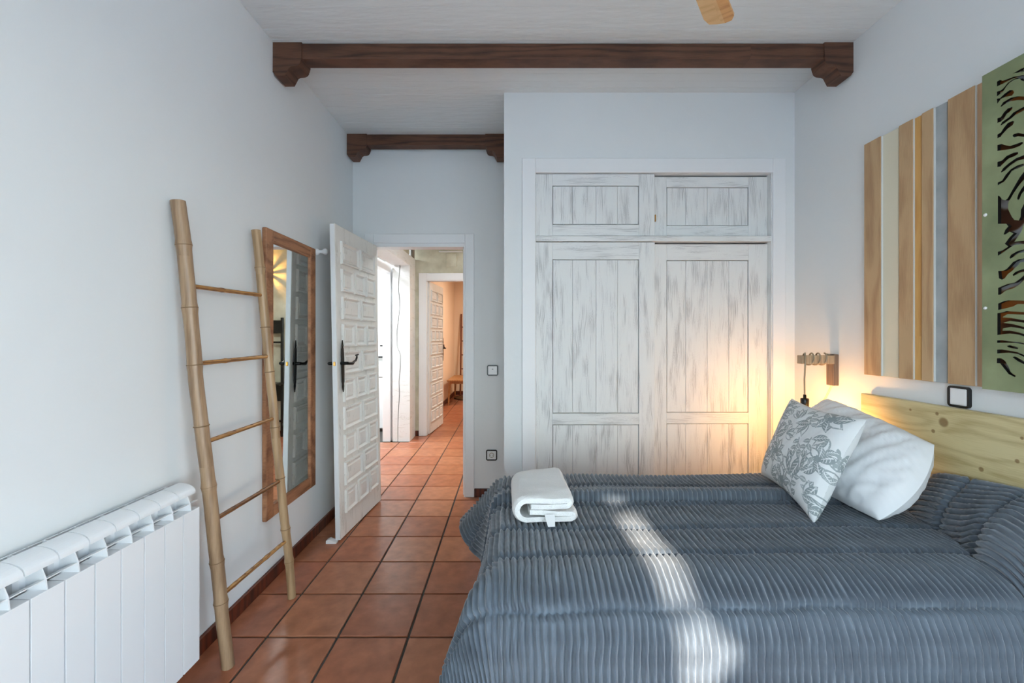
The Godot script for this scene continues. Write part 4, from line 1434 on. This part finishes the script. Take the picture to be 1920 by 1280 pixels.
func plate(called: String, label: String, at: Vector3, turn: float, w: float, h: float, kind: String) -> void:
	var o := thing(called, label, "socket" if kind == "socket" else "switch", at)
	o.rotation.y = turn
	part(o, "surround", square_ring(w, h, 0.009, 0.011, 0.014), M.black_plastic)
	part(o, "cover", block(Vector3(w - 0.016, h - 0.016, 0.009), 0.002), M.plastic, Vector3(0, 0, 0.0045))
	if kind == "socket":
		part(o, "well", square_ring(0.040, 0.040, 0.004, 0.0025, 0.0199), M.cord, Vector3(0, 0, 0.0088))
		for s in [-1, 1]:
			part(o, "pin_hole", lathe([Vector2(0, 0), Vector2(0.003, 0), Vector2(0.003, 0.0012), Vector2(0, 0.0012)], 10), M.black_plastic, Vector3(s * 0.0095, 0, 0.0092), Vector3(PI / 2, 0, 0))
		part(o, "earth_clip", block(Vector3(0.005, 0.006, 0.002), 0.0006), M.black_plastic, Vector3(0, -0.017, 0.0095))
	elif kind == "switch":
		part(o, "neon_mark", block(Vector3(0.012, 0.006, 0.002), 0.0008), mat(Color(0.35, 0.35, 0.36), 0.4), Vector3(0, 0.010, 0.0095))
	else:
		part(o, "rocker", block(Vector3(w - 0.024, h - 0.024, 0.003), 0.001), M.plastic, Vector3(0, 0, 0.0098))

func switches() -> void:
	plate("light_switch", "square light switch in a black surround beside the doorway", W(923.6, 694.0, ZF), 0.0, 0.090, 0.086, "switch")
	plate("wall_socket", "square wall socket in a black surround low beside the doorway", W(921.8, 852.5, ZF), 0.0, 0.090, 0.086, "socket")
	plate("bedside_switch", "square switch in a black surround above the headboard", Vector3(XR, 1.052, -1.733), -PI / 2, 0.086, 0.086, "rocker")

func fan() -> void:
	var o := thing("ceiling_fan", "wooden bladed ceiling fan hanging over the bed", "ceiling fan", Vector3(0.39, 0, -1.10))
	var y := 2.50
	part(o, "canopy", lathe([Vector2(0, -0.05), Vector2(0.03, -0.05), Vector2(0.065, 0.0), Vector2(0, 0.0)], 24), M.enamel, Vector3(0, HC, 0))
	part(o, "rod", tube([Vector3(0, HC - 0.04, 0), Vector3(0, y + 0.08, 0)], [0.012], 12), M.enamel)
	part(o, "motor", lathe([Vector2(0, -0.06), Vector2(0.07, -0.055), Vector2(0.10, -0.02), Vector2(0.10, 0.05), Vector2(0.05, 0.09), Vector2(0, 0.09)], 32), M.enamel, Vector3(0, y, 0))
	for k in 3:
		var b := Node3D.new()
		b.name = "blade"
		o.add_child(b, true)
		b.position = Vector3(0, y, 0)
		b.rotation.y = deg_to_rad(51.5 + 120.0 * k)
		# outline along +x; a dark leading strip and a pale body
		var pale := PackedVector2Array([Vector2(0.10, -0.035), Vector2(0.62, -0.050), Vector2(0.658, -0.040), Vector2(0.672, -0.014), Vector2(0.680, 0.012), Vector2(0.10, 0.010)])
		var dark := PackedVector2Array([Vector2(0.10, 0.010), Vector2(0.680, 0.012), Vector2(0.676, 0.036), Vector2(0.654, 0.048), Vector2(0.10, 0.035)])
		var tilt := Basis(Vector3(1, 0, 0), deg_to_rad(6.0))
		var p := part(b, "blade_body", prism(pale, 0.008, Vector3(1, 0, 0), Vector3(0, 0, 1), Vector3.UP), M.blade_pale)
		p.basis = tilt
		var q := part(b, "blade_strip", prism(dark, 0.009, Vector3(1, 0, 0), Vector3(0, 0, 1), Vector3.UP), M.blade)
		q.basis = tilt

# ---------------------------------------------------------------- hall, bathroom, far room
func hall() -> void:
	var hc := 2.50
	# hall shell
	wall("wall_hall_left", HW - 0.21, HW, 0, hc, ZF + 0.1, 3.80, M.ochre, "rough ochre plaster wall of the hall beside the bathroom opening")
	wall("wall_hall_right", 0.95, 1.15, 0, hc, ZF + 0.1, ZH, M.ochre, "rough ochre plaster wall closing the hall")
	var lin := wall("wall_hall_lintel", HW - 0.21, HW, 2.301, hc, 3.80, 5.233, M.ochre, "plaster above the bathroom opening")
	wall("ceiling_hall", HW - 0.21, 1.15, hc, hc + 0.2, ZF + 0.1, ZH + 0.12, M.white, "white hall ceiling", "ceiling")
	var we := thing("wall_hall_end", "rough ochre plaster wall around the far doorway", "wall", Vector3.ZERO, "", "structure")
	span(we, "side", Vector3(HW, 0, -ZH), Vector3(-1.10, hc, -ZH - 0.1), M.ochre)
	span(we, "side", Vector3(-0.36, 0, -ZH), Vector3(1.15, hc, -ZH - 0.1), M.ochre)
	span(we, "lintel", Vector3(-1.10, 2.035, -ZH), Vector3(-0.36, hc, -ZH - 0.1), M.ochre)
	span(we, "raised_plaster", Vector3(-0.84, 2.20, -ZH + 0.012), Vector3(-0.70, 2.38, -ZH), M.ochre, 0.006)
	span(we, "ledge", Vector3(-0.93, 2.39, -ZH + 0.03), Vector3(-0.62, 2.405, -ZH), M.plastic, 0.003)
	# casing of the far door
	var tr := thing("trim_2", "white painted casing around the far doorway", "door frame", Vector3.ZERO, "", "structure")
	span(tr, "jamb", Vector3(-1.194, 0, -ZH + 0.014), Vector3(-1.092, 2.12, -ZH), M.trim, 0.004)
	span(tr, "jamb", Vector3(-0.368, 0, -ZH + 0.014), Vector3(-0.268, 2.12, -ZH), M.trim, 0.004)
	span(tr, "head", Vector3(-1.092, 2.03, -ZH + 0.014), Vector3(-0.368, 2.12, -ZH), M.trim, 0.004)
	span(tr, "lining", Vector3(-1.10, 0, -ZH + 0.008), Vector3(-1.09, 2.03, -ZH - 0.1), M.trim, 0.002)
	span(tr, "lining", Vector3(-0.37, 0, -ZH + 0.008), Vector3(-0.36, 2.03, -ZH - 0.1), M.trim, 0.002)
	span(tr, "lining", Vector3(-1.09, 2.02, -ZH + 0.008), Vector3(-0.37, 2.035, -ZH - 0.1), M.trim, 0.002)
	# whitewashed old timber post and lintel at the bathroom opening, split down its face
	var po := thing("timber_post", "whitewashed old timber post with a long split at the bathroom opening", "post")
	var z := 5.233
	var crack := PackedVector2Array()
	var xs := [[748.0, 452.0, 0.8], [748.5, 480.0, 1.4], [750.0, 500.0, 1.9], [748.0, 520.0, 1.0], [747.3, 545.0, 1.7], [749.0, 560.0, 2.1], [749.6, 575.0, 1.3], [747.0, 600.0, 1.6], [744.0, 625.0, 1.6], [745.0, 650.0, 1.0], [751.0, 665.0, 1.1], [750.5, 690.0, 1.6], [748.0, 715.0, 1.2], [749.0, 740.0, 1.7], [747.0, 770.0, 1.4], [746.0, 800.0, 1.3], [746.0, 828.0, 0.9]]
	var l: Array[Vector2] = []
	var r: Array[Vector2] = []
	for q in xs:
		var v := W(q[0], q[1], z)
		l.append(Vector2(v.x - q[2] * z / F * 0.5, v.y))
		r.append(Vector2(v.x + q[2] * z / F * 0.5, v.y))
	var top := 2.30
	var pl := PackedVector2Array([Vector2(-1.455, 0.0), Vector2(-1.455, top)])
	for v in l:
		pl.append(Vector2(v.x, clampf(v.y, 0.0, top)))
	var pr := PackedVector2Array([Vector2(-1.241, 0.0), Vector2(-1.241, top)])
	for v in r:
		pr.append(Vector2(v.x, clampf(v.y, 0.0, top)))
	part(po, "timber_half", prism(pl, 0.16), M.post, Vector3(0, 0, -z - 0.16))
	part(po, "timber_half", prism(pr, 0.16), M.post, Vector3(0, 0, -z - 0.16))
	span(po, "timber_core", Vector3(-1.455, 0, -z - 0.16), Vector3(-1.241, top, -ZH), M.post)
	span(po, "lintel", Vector3(-1.455, 2.17, -3.8), Vector3(-1.239, 2.30, -z), M.post, 0.006)
	# bathroom door frame at the inner side of the opening
	var t3 := thing("trim_3", "white painted casing of the bathroom door", "door frame", Vector3.ZERO, "", "structure")
	span(t3, "jamb", Vector3(-1.575, 0, -z + 0.01), Vector3(-1.478, 2.16, -z - 0.06), M.trim, 0.004)
	span(t3, "rebate", Vector3(-1.478, 0, -z - 0.045), Vector3(-1.455, 2.17, -z - 0.06), M.trim)
	span(t3, "head", Vector3(-1.56, 2.08, -3.8), Vector3(-1.47, 2.17, -z + 0.01), M.trim, 0.004)
	# hall skirting
	var sk := thing("baseboard_hall", "dark skirting around the hall", "baseboard", Vector3.ZERO, "", "structure")
	span(sk, "board", Vector3(-1.239, 0, -ZH + 0.012), Vector3(-1.194, 0.07, -ZH), M.skirt, 0.003)
	span(sk, "board", Vector3(-0.268, 0, -ZH + 0.012), Vector3(0.95, 0.07, -ZH), M.skirt, 0.003)
	# bathroom box
	var bz := 6.25
	wall("wall_bath_left", -2.9, -2.7, 0, hc, 3.5, bz, M.glazed, "white bathroom wall")
	wall("wall_bath_near", -2.9, HW - 0.21, 0, hc, 3.5, 3.6, M.glazed, "white bathroom wall beside its door")
	wall("ceiling_bath", -2.9, HW - 0.21, hc, hc + 0.2, 3.5, bz + 0.1, M.white, "white bathroom ceiling", "ceiling")
	wall("wall_bath_right", HW - 0.21, HW - 0.05, 0, hc, ZH, bz, M.glazed, "white bathroom wall behind the post")
	var tw := thing("wall_bath_back", "bathroom wall of small glazed white tiles", "wall", Vector3.ZERO, "", "structure")
	span(tw, "backing", Vector3(-2.9, 0, -bz), Vector3(HW - 0.05, hc, -bz - 0.1), mat(Color(0.72, 0.71, 0.69), 0.8))
	var tm := block(Vector3(0.196, 0.146, 0.008), 0.002)
	for i in 4:
		for j in 16:
			part(tw, "wall_tile", tm, M.glazed, Vector3(-2.15 + i * 0.2, 0.075 + j * 0.15, -bz + 0.004))
	var cab := thing("vanity_unit", "white vanity unit in the bright bathroom", "cabinet", Vector3(-2.05, 0, -6.0))
	part(cab, "body", block(Vector3(0.95, 0.70, 0.44), 0.01), M.enamel, Vector3(0, 0.39, 0))
	part(cab, "worktop", block(Vector3(0.97, 0.04, 0.46), 0.008), M.enamel, Vector3(0, 0.762, 0))
	part(cab, "plinth", block(Vector3(0.93, 0.04, 0.40), 0.0), M.dark_wood, Vector3(0, 0.02, 0))
	part(cab, "door_handle", tube([Vector3(0.10, 0.62, 0.235), Vector3(0.22, 0.62, 0.235)], [0.006], 8), M.chrome)
	var mc := thing("wall_dispenser", "small white wall dispenser with black trim above the vanity", "dispenser", Vector3(-1.895, 1.10, -6.24))
	part(mc, "case", block(Vector3(0.16, 0.20, 0.06), 0.01), M.plastic, Vector3(0, 0, 0.03))
	part(mc, "button", block(Vector3(0.05, 0.02, 0.008), 0.003), M.black_plastic, Vector3(0.02, 0.06, 0.063))
	part(mc, "lip", block(Vector3(0.17, 0.018, 0.07), 0.004), M.black_plastic, Vector3(0, -0.105, 0.035))
	panel_light("added_bathroom_light", "unseen lit panel standing in for daylight in the bathroom", Vector3(-2.08, hc, -4.75), 0.7, Color(0.95, 0.98, 1.0), 2.0, 5.5)  # added lamp in place of daylight from a bathroom window
	panel_light("added_hall_light", "unseen lit panel added to brighten the hall", Vector3(-0.1, hc, -4.4), 0.35, Color(0.95, 0.98, 1.0), 2.0, 1.6)  # added fill lamp, lifts the hall walls and door casing
	sunburst()
	rack()

func panel_light(called: String, label: String, at: Vector3, s: float, c: Color, glow: float, energy: float) -> void:
	var o := thing(called, label, "light", at)
	part(o, "rim", block(Vector3(s + 0.04, 0.03, s + 0.04), 0.004), M.enamel, Vector3(0, -0.015, 0))
	part(o, "lit_panel", block(Vector3(s, 0.006, s), 0.001), mat(c, 0.5, {"emission_enabled": true, "emission": c, "emission_energy_multiplier": glow}), Vector3(0, -0.033, 0))
	var l := AreaLight3D.new()
	l.name = "panel_glow"
	l.area_size = Vector2(s, s)
	l.light_color = c
	l.light_energy = energy
	l.set("area_range", 12.0)
	l.set("area_attenuation", 2.0)
	l.shadow_enabled = true
	o.add_child(l)
	l.position = Vector3(0, -0.04, 0)
	l.rotation.x = -PI / 2

func sunburst() -> void:
	# petalled wall lamp at the end of the hall, seen in the mirror
	var o := thing("sunburst_wall_lamp", "petalled wall lamp throwing rays on the ochre hall wall", "lamp", Vector3(0.63, 2.12, -ZH))
	part(o, "back_plate", lathe([Vector2(0, 0), Vector2(0.03, 0), Vector2(0.027, 0.012), Vector2(0, 0.014)], 24), M.iron, Vector3.ZERO, Vector3(PI / 2, 0, 0))
	for k in 9:
		var a := TAU * k / 9.0 + 0.2
		var p := part(o, "petal", block(Vector3(0.035, 0.075, 0.020), 0.002), M.iron, Vector3(cos(a) * 0.052, sin(a) * 0.052, 0.05))
		p.basis = Basis(Vector3(0, 0, 1), a) * Basis(Vector3(1, 0, 0), PI / 2)
	part(o, "cap", lathe([Vector2(0, 0.085), Vector2(0.055, 0.085), Vector2(0.02, 0.105), Vector2(0, 0.108)], 24), M.iron, Vector3.ZERO, Vector3(PI / 2, 0, 0))
	var c := Color(1.0, 0.72, 0.35)
	part(o, "bulb", lathe([Vector2(0, -0.013), Vector2(0.010, -0.008), Vector2(0.013, 0), Vector2(0.010, 0.008), Vector2(0, 0.013)], 16), mat(c, 0.4, {"emission_enabled": true, "emission": c, "emission_energy_multiplier": 12.0}), Vector3(0, 0, 0.05))
	var l := OmniLight3D.new()
	l.name = "bulb_light"
	l.light_color = c
	l.light_energy = 0.8
	l.light_size = 0.01
	l.omni_range = 10.0
	l.omni_attenuation = 2.0
	l.shadow_enabled = true
	o.add_child(l)
	l.position = Vector3(0, 0, 0.05)

func rack() -> void:
	var o := thing("black_rack", "tall black rack standing at the ochre hall wall", "rack", Vector3(0.62, 0, -5.36))
	for sx in [-1, 1]:
		part(o, "upright", block(Vector3(0.03, 1.54, 0.03), 0.003), M.black_plastic, Vector3(sx * 0.19, 0.77, -0.13))
		part(o, "upright", block(Vector3(0.03, 0.70, 0.03), 0.003), M.black_plastic, Vector3(sx * 0.19, 0.35, 0.12))
	part(o, "head_panel", block(Vector3(0.35, 0.17, 0.02), 0.003), M.black_plastic, Vector3(0, 1.42, -0.13))
	part(o, "cross_bar", block(Vector3(0.35, 0.025, 0.02), 0.003), M.black_plastic, Vector3(0, 1.22, -0.13))
	part(o, "shelf", block(Vector3(0.41, 0.03, 0.30), 0.003), M.black_plastic, Vector3(0, 0.69, 0))
	part(o, "apron", block(Vector3(0.35, 0.20, 0.02), 0.003), M.black_plastic, Vector3(0, 0.56, -0.13))
	part(o, "cross_bar", block(Vector3(0.35, 0.025, 0.02), 0.003), M.black_plastic, Vector3(0, 0.2, -0.13))

func far_room() -> void:
	var hc := 2.6
	wall("wall_room_left", HW - 0.2, HW, 0, hc, ZH + 0.1, ZR, M.peach, "peach painted wall beside the bench in the far room")
	wall("wall_room_end", HW - 0.2, 1.5, 0, hc, ZR, ZR + 0.2, M.peach, "peach painted end wall of the far room")
	wall("wall_room_right", 1.3, 1.5, 0, hc, ZH + 0.1, ZR, M.peach, "peach painted right wall of the far room")
	wall("ceiling_room", HW - 0.2, 1.5, hc, hc + 0.2, ZH + 0.1, ZR + 0.2, M.white, "white ceiling of the far room", "ceiling")
	wall("wall_room_near", 0.9, 1.5, 0, hc, ZH + 0.1, ZH + 0.2, M.peach, "near wall of the far room")
	var sk := thing("baseboard_room", "dark skirting around the far room", "baseboard", Vector3.ZERO, "", "structure")
	span(sk, "board", Vector3(HW, 0, -ZH - 0.12), Vector3(HW + 0.014, 0.085, -ZR), M.skirt, 0.003)
	span(sk, "board", Vector3(HW + 0.014, 0, -ZR + 0.014), Vector3(1.3, 0.085, -ZR), M.skirt, 0.003)
	# bench with splayed tapering legs
	var o := thing("bench", "low wooden bench with splayed legs in the far peach room", "bench", Vector3(-0.98, 0, -8.42))
	part(o, "seat", block(Vector3(0.42, 0.03, 1.0), 0.006), M.bench, Vector3(0, 0.465, 0))
	for sx in [-1, 1]:
		for sz in [-1, 1]:
			part(o, "leg", tube([Vector3(sx * 0.16, 0.45, sz * 0.42), Vector3(sx * 0.185, 0.0, sz * 0.47)], [0.026, 0.013], 10), M.bench)
	part(o, "apron", block(Vector3(0.30, 0.05, 0.02), 0.002), M.bench, Vector3(0, 0.425, 0.42))
	part(o, "apron", block(Vector3(0.30, 0.05, 0.02), 0.002), M.bench, Vector3(0, 0.425, -0.42))
	# brown ladder on the end wall
	var l := thing("wooden_ladder", "dark brown ladder leaning on the far peach wall behind the bench", "ladder", Vector3(-0.85, 0, -9.3))
	for sx in [-1, 1]:
		part(l, "rail", tube([Vector3(sx * 0.24, 0, 0.08), Vector3(sx * 0.235, 1.79, -0.09)], [0.020, 0.018], 10), M.ladder_dark)
	for k in 5:
		var y := 0.28 + k * 0.305
		var z := 0.08 - 0.17 * y / 1.79
		part(l, "rung", tube([Vector3(-0.24, y, z), Vector3(0.24, y, z)], [0.012], 8), M.ladder_dark)
	var rg := thing("round_rug", "small round beige rug with a dark border under the bench", "rug", Vector3(-0.78, 0.0008, -8.95))
	part(rg, "pile", lathe([Vector2(0, 0), Vector2(0.38, 0), Vector2(0.38, 0.008), Vector2(0, 0.009)], 40), M.rug)
	part(rg, "border", lathe([Vector2(0.38, 0), Vector2(0.41, 0), Vector2(0.408, 0.009), Vector2(0.38, 0.009)], 40), M.rug_edge)
	panel_light("added_far_room_light", "unseen warm lit panel added to light the far room", Vector3(0.2, hc, -7.6), 0.5, Color(1.0, 0.93, 0.85), 1.5, 4.6)  # added out of view to give this room its warm light

# ---------------------------------------------------------------- garden behind the camera
func outside() -> void:
	wall("ground", -25, 25, -0.35, -0.17, -30, -1.55, M.terrace, "pale stone terrace outside the garden window", "terrace")
	# two unseen cypresses placed to block the sun except for one strip
	for t in [[-0.12, 0.86, 501, "unseen cypress blocking the sun, its bare branches breaking up the sun strip"], [1.68, 0.82, 502, "unseen cypress blocking the sun, with a nick shaped to let a patch through"]]:
		var o := thing("cypress", t[3], "tree", Vector3(t[0], -0.17, 5.2), "unseen cypresses placed to block the sun")
		var nz := noise(t[2], 1.0, 3)
		var nu := 49
		var nv := 40
		var pts := PackedVector3Array()
		for j in nv:
			var v := j / float(nv - 1)
			var y := 0.35 + v * 5.6
			var rr: float = t[1] * minf(1.0, sin(minf(v * 2.4 + 0.15, PI / 2))) * (1.0 - 0.9 * smoothstep(0.75, 1.0, v))
			for i in nu:
				var a := TAU * i / (nu - 1)
				var nick := 0.32 * exp(-pow((y - 3.84) / 0.10, 2.0)) * maxf(0.0, -cos(a)) if t[2] == 502 else 0.0  # crown notched to pass a patch of sun onto the bed
				var q := (1.0 - nick) * rr * (1.0 + 0.10 * nz.get_noise_3d(cos(a) * 3.0, y * 3.0, sin(a) * 3.0) + 0.05 * nz.get_noise_3d(cos(a) * 11.0, y * 9.0, sin(a) * 11.0))
				pts.append(Vector3(cos(a) * q, y, sin(a) * q))
		part(o, "crown", grid(pts, nu, nv, true, PackedVector2Array(), true), M.leaf)
		if t[2] == 501:
			part(o, "branch", tube([Vector3(0.7, 4.28, 0), Vector3(0.96, 4.34, 0.05)], [0.05, 0.04], 6), M.bark)  # branches set across the gap to break up the sun strip
			part(o, "branch", tube([Vector3(0.7, 3.96, 0.1), Vector3(0.96, 3.99, 0.1)], [0.03, 0.026], 6), M.bark)
		part(o, "trunk", tube([Vector3(0, 0, 0), Vector3(0, 1.2, 0)], [0.09, 0.06], 10), M.bark)
